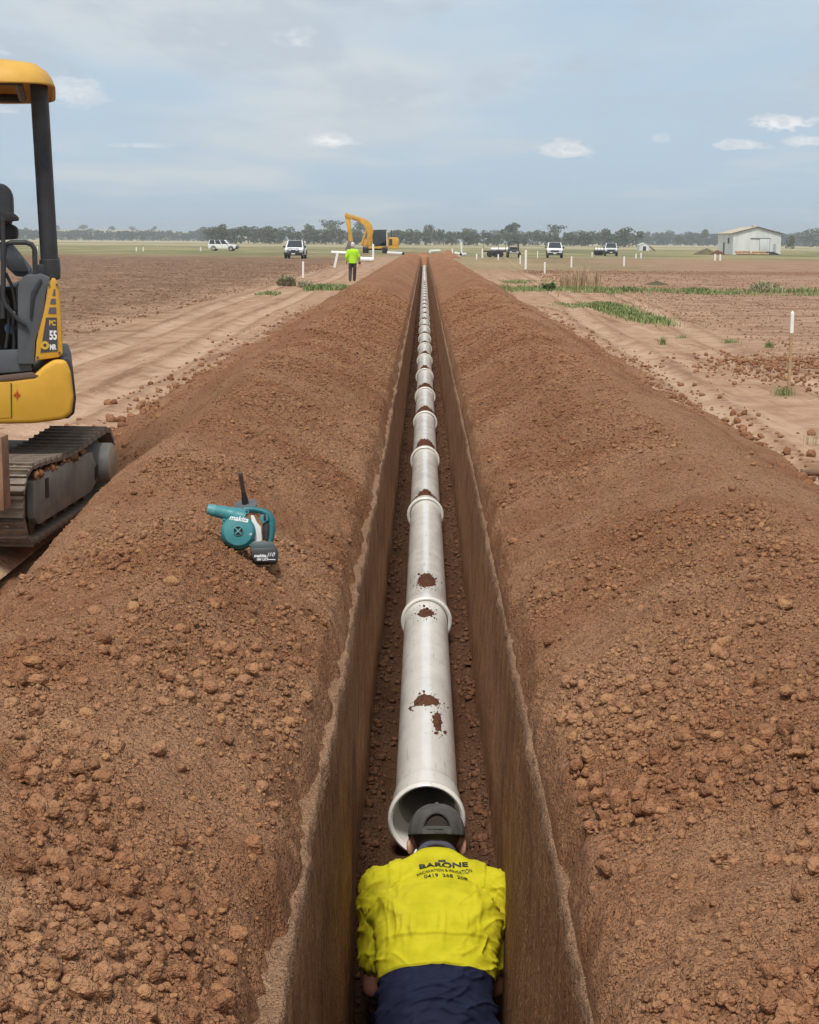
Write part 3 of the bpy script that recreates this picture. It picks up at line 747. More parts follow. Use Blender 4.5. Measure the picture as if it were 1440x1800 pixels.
# heaps of soil thrown on the pipes, one behind each joint
def heap(yc, wa, ly, hh, seed, thin=0.25, arc=62, extra=None, bits=70):
    """a rough saddle of crumbs over the pipe: wa half-angle of the core in degrees, ly half length"""
    rg = np.random.default_rng(seed)
    na, nl = 46, 34
    A, Lm = np.meshgrid(np.linspace(-arc, arc, na), np.linspace(-ly * 1.6, ly * 1.6, nl))
    q = np.sqrt((A / wa) ** 2 + (Lm / ly) ** 2) + 0.30 * fbm(A * 0.16, Lm * 30, 3, seed) + 0.16 * fbm(A * 0.5, Lm * 90, 2, seed + 3)
    hgt = hh * np.clip(1.05 - q, -0.4, 1) * (0.75 + 0.5 * fbm(A * 0.35, Lm * 60, 3, seed + 6))
    keepv = hgt > 0
    r = RB + np.where(keepv, hgt + 0.0015, -0.004)
    a = np.radians(A)
    V = np.stack([r * np.sin(a), Lm, r * np.cos(a)], -1).reshape(-1, 3)
    F = grid_faces(nl, na); kv = keepv.reshape(-1)
    F = F[kv[F].any(1)]
    T = np.concatenate([F[:, [0, 1, 2]], F[:, [0, 2, 3]]])
    # loose crumbs round it
    ca = np.radians(rg.normal(0, wa * 0.75, bits)); cl = rg.normal(0, ly * 0.75, bits); cr = np.clip(0.0022 * (1 - rg.random(bits)) ** -0.5, 0.002, 0.010)
    S = np.stack(SHAPES[1][0])[rg.integers(0, 10, bits)] * cr[:, None, None]
    P = np.stack([(RB + cr * 0.4) * np.sin(ca), cl, (RB + cr * 0.4) * np.cos(ca)], -1)
    CV = (S + P[:, None, :]).reshape(-1, 3); nv = 12
    CF = (SHAPES[1][1][None] + (np.arange(bits) * nv)[:, None, None]).reshape(-1, 3) + len(V)
    return np.concatenate([V, CV]), np.concatenate([T, CF])
M_HEAP = soil_material('wet_loam', dict(red=(0.115, 0.046, 0.027), tan=(0.15, 0.066, 0.040), dark=(0.065, 0.027, 0.017)), bumps=((90.0, 0.014),))
def add_heap(i, yc, *a, label, **kw):
    V, F = heap(yc, *a, **kw)
    o = obj('soil_heap', np_mesh('soil_heap', V, F), M_HEAP); o.location = (pipes[i].location.x, yc, pipes[i].location.z)
    tag(o, label, 'soil', 'soil heaped on the pipes')
add_heap(0, 7.02, 26, 0.085, 0.016, 11, label='thin crescent of dark soil across the top of the first pipe', bits=120)
add_heap(0, 6.72, 9, 0.14, 0.012, 12, label='small smear of dark soil left of the crescent on the first pipe', bits=60)
bpy.context.view_layer.objects.active = None
o = [x for x in COL.objects if x.name.startswith('soil_heap')][-1]; o.rotation_euler = (0, R(22), 0); o['label'] = 'crumbly smear of dark soil low on the right of the first pipe'
add_heap(0, 8.75, 20, 0.10, 0.004, 13, label='faint scrape of dark soil just before the second joint', bits=90)
add_heap(1, 9.62, 24, 0.20, 0.028, 14, label='big rounded patch of dark soil on the second pipe', bits=110)
add_heap(2, 13.05, 26, 0.12, 0.040, 15, label='peaked heap of dark soil just behind the third joint', bits=110)
for i in range(3, min(len(pipes), 24)):
    hs = 0.045 + 0.025 * ((i * 7919) % 10) / 10
    wd = 30 + (i * 31) % 26
    add_heap(i, YC[i] + 0.36 + 0.04 * math.sin(i * 3), wd, 0.10 + 0.05 * ((i * 13) % 7) / 7, hs, 20 + i, label='heap of dark soil behind the %s pipe joint from the kneeling worker' % ordinal(i + 1), arc=75, bits=50)
# soil saddles that cross the whole pipe
for i in (2, 4, 7, 8, 12):
    add_heap(i, YC[i] + (0.28 if i != 4 else 0.55), 80, 0.05, 0.012, 50 + i, label='thin strap of dark soil draped right across the %s pipe' % ordinal(i + 1), arc=105, bits=60)

# ================================================================== person helpers
M_SKIN = mat('skin', (0.50, 0.27, 0.19), 0.5, var=0.10, vscale=25, bump=0.05, bscale=200)
M_TAN = mat('tanned_skin', (0.30, 0.145, 0.095), 0.5, var=0.12, vscale=25)
M_HAIR = mat('dark_hair', (0.035, 0.024, 0.018), 0.7, bump=0.6, bscale=400)
M_NAVY = mat('navy_drill', (0.022, 0.028, 0.068), 0.85, var=0.18, vscale=20, bump=0.25, bscale=500)
M_BLACK = mat('black_print', (0.012, 0.012, 0.012), 0.6)

def hand(mb, wrist, fwd, up, side, s=1.0, curl=50):
    """palm, four fingers of different lengths and a thumb; fwd: wrist->knuckles, up: back of hand, side: towards the thumb"""
    f, u, t = Vector(fwd).normalized(), Vector(up).normalized(), Vector(side).normalized(); w_ = Vector(wrist)
    mb.cap(w_, w_ + f * 0.06 * s, 0.026 * s, 0.03 * s)
    for k, (off, ln) in enumerate(((0.030, 0.072), (0.010, 0.080), (-0.010, 0.074), (-0.029, 0.058))):
        p = w_ + f * 0.085 * s + t * off * s; mb.cap(w_ + f * 0.03 * s + t * off * 0.8 * s, p, 0.013 * s, 0.0105 * s)
        d_ = f
        for j, fr in enumerate((0.45, 0.32, 0.23)):
            d_ = (Matrix.Rotation(R(curl * (0.55 + 0.25 * j)), 3, u.cross(f).normalized()) @ d_).normalized() if j or curl > 20 else d_
            q = p + d_ * ln * fr * s; mb.cap(p, q, 0.0095 * s, 0.0085 * s, 10); p = q
    p = w_ + f * 0.03 * s + t * 0.028 * s; q = p + (f * 0.6 + t * 0.8).normalized() * 0.04 * s
    mb.cap(w_ + f * 0.012 * s + t * 0.012 * s, p, 0.016 * s, 0.014 * s); mb.cap(p, q, 0.012 * s, 0.0105 * s)
    mb.cap(q, q + (f * 0.85 + t * 0.3 - u * 0.4).normalized() * 0.032 * s, 0.0105 * s, 0.009 * s)

def head(mb, c, fwd, up, s=1.0):
    """skull, jaw, nose, brow and ears around the centre c"""
    f = Vector(fwd).normalized(); r = f.cross(Vector(up)).normalized(); u = r.cross(f).normalized(); c = Vector(c)
    M = Matrix((r, f, u)).transposed().to_4x4()
    P = lambda a, b, e: c + (r * a + f * b + u * e) * s
    mb.ell(P(0, -0.012, 0.035), (0.078 * s, 0.097 * s, 0.085 * s), M); mb.ell(P(0, 0.028, -0.035), (0.062 * s, 0.068 * s, 0.085 * s), M)
    mb.ell(P(0, 0.062, -0.075), (0.036 * s, 0.032 * s, 0.030 * s), M); mb.cap(P(0, 0.09, 0.012), P(0, 0.113, -0.022), 0.009 * s, 0.014 * s)
    mb.ell(P(0, 0.082, 0.028), (0.055 * s, 0.016 * s, 0.012 * s), M); mb.ell(P(0, 0.093, -0.052), (0.024 * s, 0.010 * s, 0.010 * s), M)
    for q in (-1, 1):
        mb.ell(P(q * 0.085, -0.002, -0.012), (0.012 * s, 0.024 * s, 0.034 * s), M @ Matrix.Rotation(q * R(24), 4, 'Z'))
        mb.ell(P(q * 0.030, 0.088, 0.008), (0.013 * s, 0.010 * s, 0.010 * s), M)
    return P, M

# ---- worker kneeling in the trench, back to us, head at the pipe mouth
WK = empty('person', (0.02, 4.75, Z_HOLE), 0, 'kneeling worker in yellow and navy work shirt and backwards dark cap', 'person')
IV = Matrix.Translation(-Vector((0.02, 4.75, Z_HOLE)))
CXW = 0.032
V3 = lambda x, y, z: Vector((x + CXW, y, z))
pel, wai, che, nek = V3(0, 4.70, -0.68), V3(0, 4.83, -0.525), V3(0, 5.06, -0.325), V3(0, 5.25, -0.215)
hed = V3(0, 5.375, -0.19)
shl = {-1: V3(-0.175, 5.18, -0.295), 1: V3(0.175, 5.18, -0.295)}
elb = {-1: V3(-0.205, 5.12, -0.60), 1: V3(0.192, 5.13, -0.60)}
wri = {-1: V3(-0.165, 5.40, -0.52), 1: V3(0.155, 5.40, -0.52)}
hip = {q: V3(0.085 * q, 4.71, -0.70) for q in (-1, 1)}
kne = {q: V3(0.115 * q, 4.98, -1.02) for q in (-1, 1)}
ank = {q: V3(0.10 * q, 4.56, -1.035) for q in (-1, 1)}
toe = {q: V3(0.10 * q, 4.49, -1.02) for q in (-1, 1)}
hf, hu = Vector((0, 0.90, -0.42)), Vector((0, 0.42, 0.90))
mb = MB()
HP, HM = head(mb, hed, hf, hu, 1.04)
BK_ = Vector((0, -0.62, 0.78)); mb.cap(nek - BK_ * 0.02, hed + Vector((0, -0.02, -0.03)), 0.050, 0.056)
mb.cap(pel, wai, 0.10, 0.09); mb.cap(wai, che, 0.085, 0.075); mb.cap(che - BK_ * 0.03, nek - BK_ * 0.02, 0.07, 0.045)
for q in (-1, 1):
    mb.cap(che + Vector((q * .06, .05, .03)), shl[q], 0.06, 0.050); mb.cap(shl[q], elb[q], 0.050, 0.041); mb.cap(elb[q], wri[q], 0.041, 0.027)
    hand(mb, wri[q], Vector((-q * 0.10, 0.9, 0.35)), Vector((q * 0.8, -0.2, 0.5)), Vector((0, -0.35, 0.9)), 1.0, 48)
    mb.cap(hip[q], kne[q], 0.085, 0.062); mb.cap(kne[q], ank[q], 0.060, 0.042); mb.cap(ank[q], toe[q], 0.045, 0.04)
mb.xf(IV)
body = remeshed('body', mb, M_SKIN, WK, 0.0065, 4)
# arms are darker than the neck: by body zone (below the shoulders)
t = NT(M_SKIN.node_tree); bs = M_SKIN.node_tree.nodes['Principled BSDF']
oc = t.n('ShaderNodeTexCoord').outputs['Object']; zz = t.xyz(oc)[2]
old = bs.inputs['Base Color'].links[0].from_socket
t.links.new(t.mix(t.mr(zz, 0.72, 0.66), old, (0.20, 0.085, 0.055)), bs.inputs['Base Color'])

def shirt_mat():
    m = bpy.data.materials.new('hi_vis_shirt'); m.use_nodes = True
    t = NT(m.node_tree); b = m.node_tree.nodes['Principled BSDF']
    pos = t.n('ShaderNodeTexCoord').outputs['Object']
    n = t.noise(pos, 16.0, 4.0, 0.6)
    yel = t.mix(t.mr(n, 0.3, 0.7), (0.50, 0.455, 0.012), (0.60, 0.545, 0.020))
    yel = t.mix(t.mr(t.noise(pos, 5.0, 4.0, 0.7), 0.52, 0.78, 0.0, 0.45), yel, (0.40, 0.33, 0.03))
    nav = t.mix(n, (0.008, 0.011, 0.032), (0.016, 0.020, 0.050))
    # cut line square to the torso
    ax = (nek - pel).normalized(); hv = t.vm('DOT_PRODUCT', pos, tuple(ax))
    cut = (IV @ HEM).dot(ax)
    f = t.math('LESS_THAN', hv, cut)
    t.links.new(t.mix(f, yel, nav), b.inputs['Base Color'])
    b.inputs['Roughness'].default_value = 0.8; b.inputs['Specular IOR Level'].default_value = 0.2
    t.links.new(t.bump(t.noise(pos, 320.0, 2.0), 0.25, 0.002), b.inputs['Normal'])
    return m
mb = MB()
TD = (nek - pel).normalized(); BK = Vector((0, -TD.z, TD.y))      # along the torso / out of the back
TM = Matrix((Vector((1, 0, 0)), BK, TD)).transposed().to_4x4()
HEM = onplane(770, 1697, pel + (wai - pel) * 0.9 + BK * 0.12, BK)
AK = np.array([-0.02, 0.06, 0.14, 0.22, 0.30, 0.38, 0.46, 0.53, 0.585, 0.635, 0.665])
WKX = np.array([.180, .181, .180, .180, .183, .190, .194, .186, .155, .105, .080]); DPK = np.array([.128, .126, .124, .123, .124, .124, .120, .114, .102, .084, .066])
spine = [pel - TD * 0.05, pel, wai, che, nek, nek + (hed - nek).normalized() * 0.06]
sa = np.array([(p - pel).dot(TD) for p in spine]); so = np.array([(p - pel).dot(BK) for p in spine])
for a in np.arange(-0.02, 0.648, 0.018):
    cs = pel + TD * float(a) + BK * float(np.interp(a, sa, so))
    mb.ell(cs, (float(np.interp(a, AK, WKX)), float(np.interp(a, AK, DPK)), 0.045), TM, 32, 14)
for q in (-1, 1):
    mb.cap(nek - TD * 0.05 + Vector((q * .07, 0, 0)), shl[q] + BK * 0.01, 0.070, 0.070)
    mid = shl[q].lerp(elb[q], 0.66); mb.cap(shl[q], mid, 0.074, 0.060)
    mb.cap(shl[q] - TD * 0.08 + Vector((-q * 0.05, 0, 0)), shl[q] - TD * 0.02, 0.09, 0.07)
mb.ell(nek + BK * 0.030 - TD * 0.012, (0.105, 0.046, 0.050), TM); mb.ell(nek + BK * 0.018 + TD * 0.012, (0.085, 0.046, 0.040), TM)
mb.xf(IV)
shirt = remeshed('shirt', mb, None, WK, 0.0045, 14)
me = shirt.data
n = len(me.vertices); co = np.empty(n * 3); me.vertices.foreach_get('co', co); co = co.reshape(-1, 3)
no = np.empty(n * 3); me.vertices.foreach_get('normal', no); no = no.reshape(-1, 3)
td = np.array(TD); pl0 = np.array(IV @ pel); a = (co - pl0) @ td; xx = co[:, 0] - CXW + 0.02
# folds: pulled from the armpits to the yoke, bunched above the hem, wrapped round the sleeves
ridge = lambda v: 1 - np.abs(v)
slv = sst(0.155, 0.19, np.abs(xx))
f1 = ridge(fbm((xx * np.sign(xx) * 6 + a * 9), (a * 3 - np.abs(xx) * 7), 3, 91)) ** 3
f2 = ridge(fbm(xx * 5 + 3, a * 26 + xx * xx * 60, 3, 92)) ** 3
f3 = ridge(fbm(xx * 22, a * 4.5, 3, 93)) ** 4
f4 = ridge(fbm(np.abs(xx) * 16 - a * 13, a * 5 + np.abs(xx) * 5 + np.sign(xx) * 7, 2, 95)) ** 6          # creases from the armpits
f5 = ridge(fbm(xx * 9 - a * 16, a * 9 + xx * 6, 2, 96)) ** 6                                              # slack above the hem
dsp = 0.012 * f1 * sst(0.30, 0.45, a) * sst(0.06, 0.15, np.abs(xx)) + 0.012 * f2 * (1 - sst(0.16, 0.34, a)) + 0.007 * f3 * sst(0.25, 0.42, a) * (1 - sst(0.44, 0.5, a) * (np.abs(xx) < 0.12)) + 0.012 * slv * f2 + 0.004 * fbm(xx * 14, a * 14, 3, 94)
dsp = dsp + 0.013 * f4 * sst(0.05, 0.12, np.abs(xx)) * sst(0.22, 0.36, a) * (1 - sst(0.52, 0.6, a)) + 0.013 * f5 * (1 - sst(0.26, 0.40, a)) * (0.4 + 0.6 * sst(-0.02, 0.1, xx)) + 0.010 * slv * f5
dsp = dsp + 0.006 * np.exp(-((a - 0.392 - 0.25 * xx * xx) / 0.006) ** 2) * (1 - slv)          # yoke seam
hemv = float((IV @ HEM - IV @ pel).dot(TD))
dsp = dsp + 0.008 * sst(hemv - 0.002, hemv + 0.006, a) * (1 - sst(hemv + 0.006, hemv + 0.09, a)) * (1 - slv)
co = co + no * (dsp - 0.004)[:, None]
me.vertices.foreach_set('co', co.astype(np.float32).ravel()); me.update()
me.materials.clear(); me.materials.append(shirt_mat())
# printing on the back
BV = BVHTree.FromObject(shirt, bpy.context.evaluated_depsgraph_get())
def on_back(px, py, text, wpx, hpx, bold=0.0):
    o_ = IV @ CAMLOC; dr = ray(px, py).normalized()
    hit, nrm, _, dist = BV.ray_cast(o_, dr)
    if hit is None: return
    nrm = (nrm + BK * 1.5).normalized()
    ty = (Vector((0, 0, 1)) - nrm * nrm.z).normalized(); tx = ty.cross(nrm)
    fs_ = max(0.25, abs(nrm.dot(dr))); ppm = dist * dr.dot(ray(720, 900).normalized()) / 2880
    M = Matrix.Translation(hit + nrm * 0.08) @ Matrix((tx, ty, nrm)).transposed().to_4x4()
    if text is None:
        MB().box((-wpx * ppm / 2, -hpx * ppm / 2 / fs_, -0.0785), (wpx * ppm / 2, hpx * ppm / 2 / fs_, -0.0775)).xf(M).build('label_patch', M_BLACK, shirt); return
    lettering(text, 0.1, M, M_BLACK, shirt, 'lettering', project=(BV, -nrm), bold=bold, fit=(wpx * ppm, hpx * ppm / fs_))
on_back(780, 1521.5, 'BARONE', 86, 9.5, 0.004)
on_back(782, 1530.5, 'EXCAVATION & IRRIGATION', 98, 6.2, 0.001)
on_back(784, 1539.5, '0419  268  208', 77, 7.4, 0.001)
on_back(777, 1513.5, None, 13, 3)
# collar, trousers, boots, cap, hair
mb = MB()
for k in range(25):
    pass
ring = []
NDIR = (hed - nek).normalized(); NR = Vector((1, 0, 0)); NB = NR.cross(NDIR)
mb.tube([nek - BK * 0.012 + NDIR * 0.030 + NR * 0.064 * math.cos(a_) + NB * 0.060 * math.sin(a_) + NDIR * 0.012 * math.sin(a_) for a_ in [2 * math.pi * j / 28 for j in range(29)]], 0.013, 8)
mb.tube([nek - BK * 0.012 + NDIR * 0.048 + NR * 0.060 * math.cos(a_) + NB * 0.056 * math.sin(a_) + NDIR * 0.010 * math.sin(a_) for a_ in [2 * math.pi * j / 28 for j in range(29)]], 0.011, 8)
mb.xf(IV); remeshed('collar', mb, mat('collar_navy', (0.075, 0.078, 0.115), 0.85, var=.15), WK, 0.005, 4)
mb = MB()
mb.ell(pel + TD * 0.02, (0.172, 0.132, 0.12), TM)
for q in (-1, 1):
    mb.cap(hip[q], kne[q], 0.098, 0.075); mb.cap(kne[q], ank[q], 0.074, 0.058)
mb.xf(IV); remeshed('trousers', mb, M_NAVY, WK, 0.008, 8)
for q in (-1, 1):
    mb = MB(); mb.cap(ank[q], toe[q], 0.056, 0.05); mb.cap(toe[q] + Vector((0, 0, -0.02)), toe[q] + Vector((0, 0.02, -0.06)), 0.045, 0.028); mb.xf(IV)
    remeshed('boot', mb, mat('boot_leather', (0.10, 0.055, 0.03), 0.7, var=.2), WK, 0.006, 4)
# hair: short cap of stubble on the nape
mb = MB(); mb.ell(HP(0, -0.014, 0.036), (0.083, 0.101, 0.088), HM); mb.ell(HP(0, -0.055, -0.028), (0.060, 0.042, 0.045), HM)
mb.xf(IV); remeshed('hair', mb, M_HAIR, WK, 0.005, 3)
# cap worn backwards: crown of six panels, opening arch, strap, button
def cap_builder(parent, P, M, s=1.0):
    nu, nv = 96, 36; vs = []; fs = []
    for j in range(nv + 1):
        ph = math.pi / 2 * j / nv
        for i in range(nu):
            th_ = 2 * math.pi * i / nu
            seam = max(0, 1 - abs(((th_ / (math.pi / 3)) + 0.5) % 1 - 0.5) * 22) * 0.022 * math.cos(ph) ** .3
            seam += 0.010 * math.sin(5 * th_ + 3 * ph) * math.sin(2 * ph)
            rr_ = 1 + seam - 0.012 * (1 - abs(math.sin(3 * th_))) * math.sin(ph)
            x = 0.0915 * math.cos(ph) ** 0.82 * math.sin(th_) * rr_; y = 0.108 * math.cos(ph) ** 0.82 * math.cos(th_) * rr_; z = 0.104 * math.sin(ph) ** 0.92
            vs.append(P(x, y - 0.014, z + 0.018))
    def inside(i, j):
        th_ = 2 * math.pi * (i + 0.5) / nu - math.pi; h_ = (j + 0.5) / nv
        return (th_ / 0.50) ** 2 + (max(0, h_ - 0.14) / 0.30) ** 2 < 1 and h_ > 0.13 and abs(th_) < 0.50
    for j in range(nv):
        for i in range(nu):
            if inside(i, j): continue
            fs.append((j * nu + i, j * nu + (i + 1) % nu, (j + 1) * nu + (i + 1) % nu, (j + 1) * nu + i))
    m = MB().add(vs, fs).xf(IV)
    o = m.build('cap', M_CAP, parent, 70)
    sol = o.modifiers.new('s', 'SOLIDIFY'); sol.thickness = 0.003; sol.offset = 1
    pts = []
    for kk in range(17):                           # stitched edge of the arch
        a_ = math.pi * kk / 16; th_ = math.pi + 0.50 * math.cos(a_); ph = math.pi / 2 * (0.14 + 0.30 * math.sin(a_))
        pts.append(IV @ P(0.0915 * math.cos(ph) ** .82 * math.sin(th_) * 1.025, 0.108 * math.cos(ph) ** .82 * math.cos(th_) * 1.025 - 0.014, 0.108 * math.sin(ph) + 0.018))
    MB().tube(pts, 0.0035, 6).build('arch_binding', M_CAPD, o)
    pts = [IV @ P(0.0935 * math.sin(math.pi + a_) * 1.03, 0.110 * math.cos(math.pi + a_) * 1.02 - 0.014, 0.027) for a_ in [-.5 + j / 12 for j in range(13)]]
    MB().prism([(p + Vector((0, 0, -.008))) for p in pts] + [(p + Vector((0, 0.004, .008))) for p in pts[::-1]], (0, -0.003, 0.0)).build('strap', M_CAPS, o)
    MB().ell(IV @ P(0, -0.014, 0.127), (0.007, 0.007, 0.004)).build('button', M_CAPS, o)
    for kk in range(6):
        th_ = math.pi / 3 * kk; sp_ = []
        for j in range(15 if kk != 3 else 9):
            ph = math.pi / 2 * ((0.02 if kk != 3 else 0.46) + (0.97 - (0.02 if kk != 3 else 0.46)) * j / (14 if kk != 3 else 8)); e_ = 1.035
            sp_.append(IV @ P(0.0915 * math.cos(ph) ** .82 * math.sin(th_) * e_, 0.108 * math.cos(ph) ** .82 * math.cos(th_) * e_ - 0.014, 0.104 * math.sin(ph) ** .92 + 0.020))
        MB().tube(sp_, 0.0017, 5).build('seam', M_CAPS, o)
    br = []
    for j in range(13):                            # peak, forward over the eyes
        a_ = R(-62 + 124 * j / 12); br.append((a_, 0.0))
    vs = []
    for (a_, _) in br:
        for e, dn in ((0.0, 0.0), (0.035, 0.003), (0.068 * math.cos(a_ * 0.9), 0.012)):
            vs.append(IV @ P((0.0915 + e * .5) * math.sin(a_), (0.106 + e) * math.cos(a_) - 0.014, 0.024 - dn - 0.02 * abs(math.sin(a_))))
    o2 = MB().add(vs, [(j * 3 + k_, j * 3 + k_ + 1, j * 3 + k_ + 4, j * 3 + k_ + 3) for j in range(12) for k_ in (0, 1)]).build('peak', M_CAP, o)
    o2.modifiers.new('s', 'SOLIDIFY').thickness = 0.004
    return o
M_CAP = mat('charcoal_cap', (0.082, 0.079, 0.074), 0.9, var=0.18, vscale=30, bump=0.3, bscale=700)
M_CAPD = mat('cap_binding', (0.045, 0.043, 0.042), 0.9)
M_CAPS = mat('cap_strap', (0.10, 0.097, 0.092), 0.85)
cap_builder(WK, lambda a, b, e: HP(a, b, e), HM)

# ================================================================== blower and tamper on the left bank
M_TEAL = mat('teal_plastic', (0.035, 0.205, 0.225), 0.45, var=0.14, vscale=14, dirt=0.30, dirtcol=(0.20, 0.22, 0.19))
M_TEALD = mat('teal_plastic_dark', (0.008, 0.115, 0.135), 0.45)
M_TEALL = mat('teal_nozzle_worn', (0.10, 0.30, 0.32), 0.5, var=0.15, vscale=20, dirt=0.25)
M_RUB = mat('black_rubber', (0.018, 0.018, 0.019), 0.75, var=0.2, vscale=30)
M_BATT = mat('battery_black', (0.020, 0.018, 0.022), 0.45)
M_WHT = mat('white_decal', (0.80, 0.80, 0.80), 0.6)
M_PALE = mat('pale_housing', (0.62, 0.62, 0.60), 0.6, var=0.1)
bz = float(bank_z(-1, np.array([0.70]), np.array([6.45]))[0])
BP0 = gp(432, 966, bz + 0.016)
BN = Vector((0.10, -0.95, 0.30)).normalized()            # the flat of the tool faces us, leaning back
BU = (Vector((0, 0, 1)) - BN * BN.z).normalized(); BRt = BU.cross(BN)
BL = empty('leaf_blower', BP0, 0, 'teal cordless leaf blower with black battery lying on the left spoil bank', 'leaf blower')
BIV = Matrix.Translation(-BP0)
def bl(px, py, off=0.0): return BIV @ (onplane(px, py, BP0, BN) + BN * off)
BMAT = Matrix((BRt, BU, BN)).transposed().to_4x4()
PXM = (onplane(460, 930, BP0, BN) - onplane(400, 930, BP0, BN)).length / 60      # metres per photo pixel here
cen = bl(419, 936)
HOU = MB().lathe([(0.0, -0.045), (26 * PXM, -0.045), (30 * PXM, -0.035), (31 * PXM, 0.0), (30 * PXM, 0.022), (25 * PXM, 0.034), (14 * PXM, 0.038), (0, 0.038)], 40, Matrix.Translation(cen) @ BMAT)
HOU.tube([bl(430, 912, -0.004), bl(412, 906, -0.004), bl(390, 900, -0.004), bl(374, 897, -0.004)], [17 * PXM, 14.5 * PXM, 11.5 * PXM, 10 * PXM], 20)
hs = HOU.build('fan_housing', M_TEAL, BL, 35)
MB().tube([bl(378, 897.5, -0.004), bl(365, 894.5, -0.004)], [10.6 * PXM, 9.2 * PXM], 20, caps=False).tube([bl(366, 894.8, -0.004), bl(376, 897, -0.004)], [8.2 * PXM, 8.2 * PXM], 20).build('nozzle_tip', M_TEALL, BL, 40)
MB().lathe([(8 * PXM, 0.036), (9.5 * PXM, 0.041), (8.4 * PXM, 0.043), (7.6 * PXM, 0.036)], 28, Matrix.Translation(cen) @ BMAT).build('intake_ring', M_TEALL, hs, 50)
MB().lathe([(0.0, 0.0385), (8 * PXM, 0.0385), (8 * PXM, 0.036)], 28, Matrix.Translation(cen) @ BMAT).build('intake_opening', M_RUB, hs, 50)
for j in range(4):
    a_ = R(45 + 90 * j); c1 = cen + (BRt * math.cos(a_) + BU * math.sin(a_)) * 8 * PXM + BN * 0.0405; c0 = cen + (BRt * math.cos(a_) + BU * math.sin(a_)) * 2 * PXM + BN * 0.0405
    MB().tube([c0, c1], 0.0022, 6).build('grille_spoke', M_TEALL, hs)
MB().tube([cen + BN * 0.038, cen + BN * 0.043], 2.4 * PXM, 14).build('grille_hub', M_TEALL, hs)
for (qx, qy) in ((394, 917), (434, 901), (442, 958)):
    p = bl(qx, qy, 0.012); MB().tube([p - BN * 0.03, p + BN * 0.010], 4 * PXM, 14).build('screw_boss', M_TEAL, hs); MB().tube([p + BN * 0.006, p + BN * 0.0108], 2 * PXM, 10).build('screw', M_RUB, hs)
pts = [bl(*q, -0.008) for q in ((424, 901), (432, 895), (446, 895), (462, 898), (472, 903), (477, 914), (477.5, 930), (476, 944), (473, 952))]
hd = MB().tube(pts, [7 * PXM, 6.5 * PXM, 5.5 * PXM, 5.5 * PXM, 7 * PXM, 7.5 * PXM, 7 * PXM, 6.5 * PXM, 6.5 * PXM], 14).build('handle', M_TEALD, BL, 50)
MB().tube([bl(*q, -0.004) for q in ((466, 917), (468, 926), (468, 938), (468.5, 949))], [5 * PXM, 7.0 * PXM, 7.2 * PXM, 6 * PXM], 14).build('grip', M_RUB, hd, 50)
MB().prism([bl(*q, 0.004) for q in ((459, 905), (470, 905), (472, 915), (462, 922), (456, 913))], BN * 0.008, 0.002).build('switch_housing', M_TEAL, hd)
MB().box((-0.004, -0.009, 0), (0.004, 0.009, 0.006), 0.0015, Matrix.Translation(bl(465.5, 910, 0.012)) @ BMAT).build('switch', M_RUB, hd)
MB().prism([bl(*q, -0.028) for q in ((440, 906), (446, 905), (452, 918), (459, 926), (461, 951), (448, 955), (446, 935))], BN * 0.03, 0.004).build('motor_casing', M_PALE, BL)
bt0 = MB().prism([bl(*q, -0.05) for q in ((440, 958), (447, 953), (478, 953), (484, 960), (486, 966), (441, 968))], BN * 0.075, 0.004).build('battery_mount', mat('mount_grey', (0.05, 0.075, 0.075), 0.5), BL)
bt = MB().prism([bl(*q, -0.055) for q in ((440, 966), (486, 964), (489.5, 972), (488.5, 987), (484, 990), (449, 990), (443, 981))], BN * 0.088, 0.004).build('battery', M_BATT, BL)
BT = lambda px, py, off: Matrix.Translation(bl(px, py, off)) @ BMAT
lettering('makita', 12.5 * PXM, BT(420, 914.5, 0.0365) @ Matrix.Rotation(R(-10), 4, 'Z'), M_WHT, hs, shear=0.25, bold=0.0006)
lettering('BUB', 5 * PXM, BT(438.5, 941.5, 0.036), M_WHT, hs)
lettering('makita', 8 * PXM, BT(457, 979, 0.0340), M_WHT, bt, shear=0.25, bold=0.0004)
lettering('J10', 10 * PXM, BT(475.5, 977, 0.0340), M_WHT, bt, shear=0.4)
lettering('18V LXT', 5.5 * PXM, BT(461, 985.5, 0.0340), M_WHT, bt, bold=0.0003)
MB().box((-7 * PXM, -0.6 * PXM, 0), (7 * PXM, 0.6 * PXM, 0.0006), 0, BT(477, 985.5, 0.0338)).build('stripe', M_WHT, bt)

bz2 = float(bank_z(-1, np.array([0.74]), np.array([6.95]))[0])
TP = gp(432, 888, bz2 + 0.03)
TE = empty('hand_tamper', TP, 0, 'black hand tool with round flat base and upright handle behind the blower', 'hand tool')
tax = Vector((-0.11, -0.30, 0.95)).normalized()
tq = tax.to_track_quat('Z', 'Y').to_matrix().to_4x4()
MB().lathe([(0, -0.006), (0.046, -0.005), (0.048, 0.0), (0.046, 0.004), (0.018, 0.008), (0, 0.008)], 36, tq).build('base', mat('worn_black', (0.085, 0.090, 0.098), 0.55, var=.2, vscale=30, dirt=.15), TE, 50)
MB().lathe([(0.014, 0.004), (0.0135, 0.02), (0.010, 0.045), (0.0085, 0.060), (0, 0.060)], 18, tq).build('ferrule', M_RUB, TE, 50)
MB().lathe([(0.0082, 0.055), (0.0088, 0.13), (0.0095, 0.142), (0.006, 0.146), (0, 0.147)], 18, tq).build('handle', mat('dark_handle', (0.075, 0.050, 0.042), 0.6, var=.2, vscale=40), TE, 50)

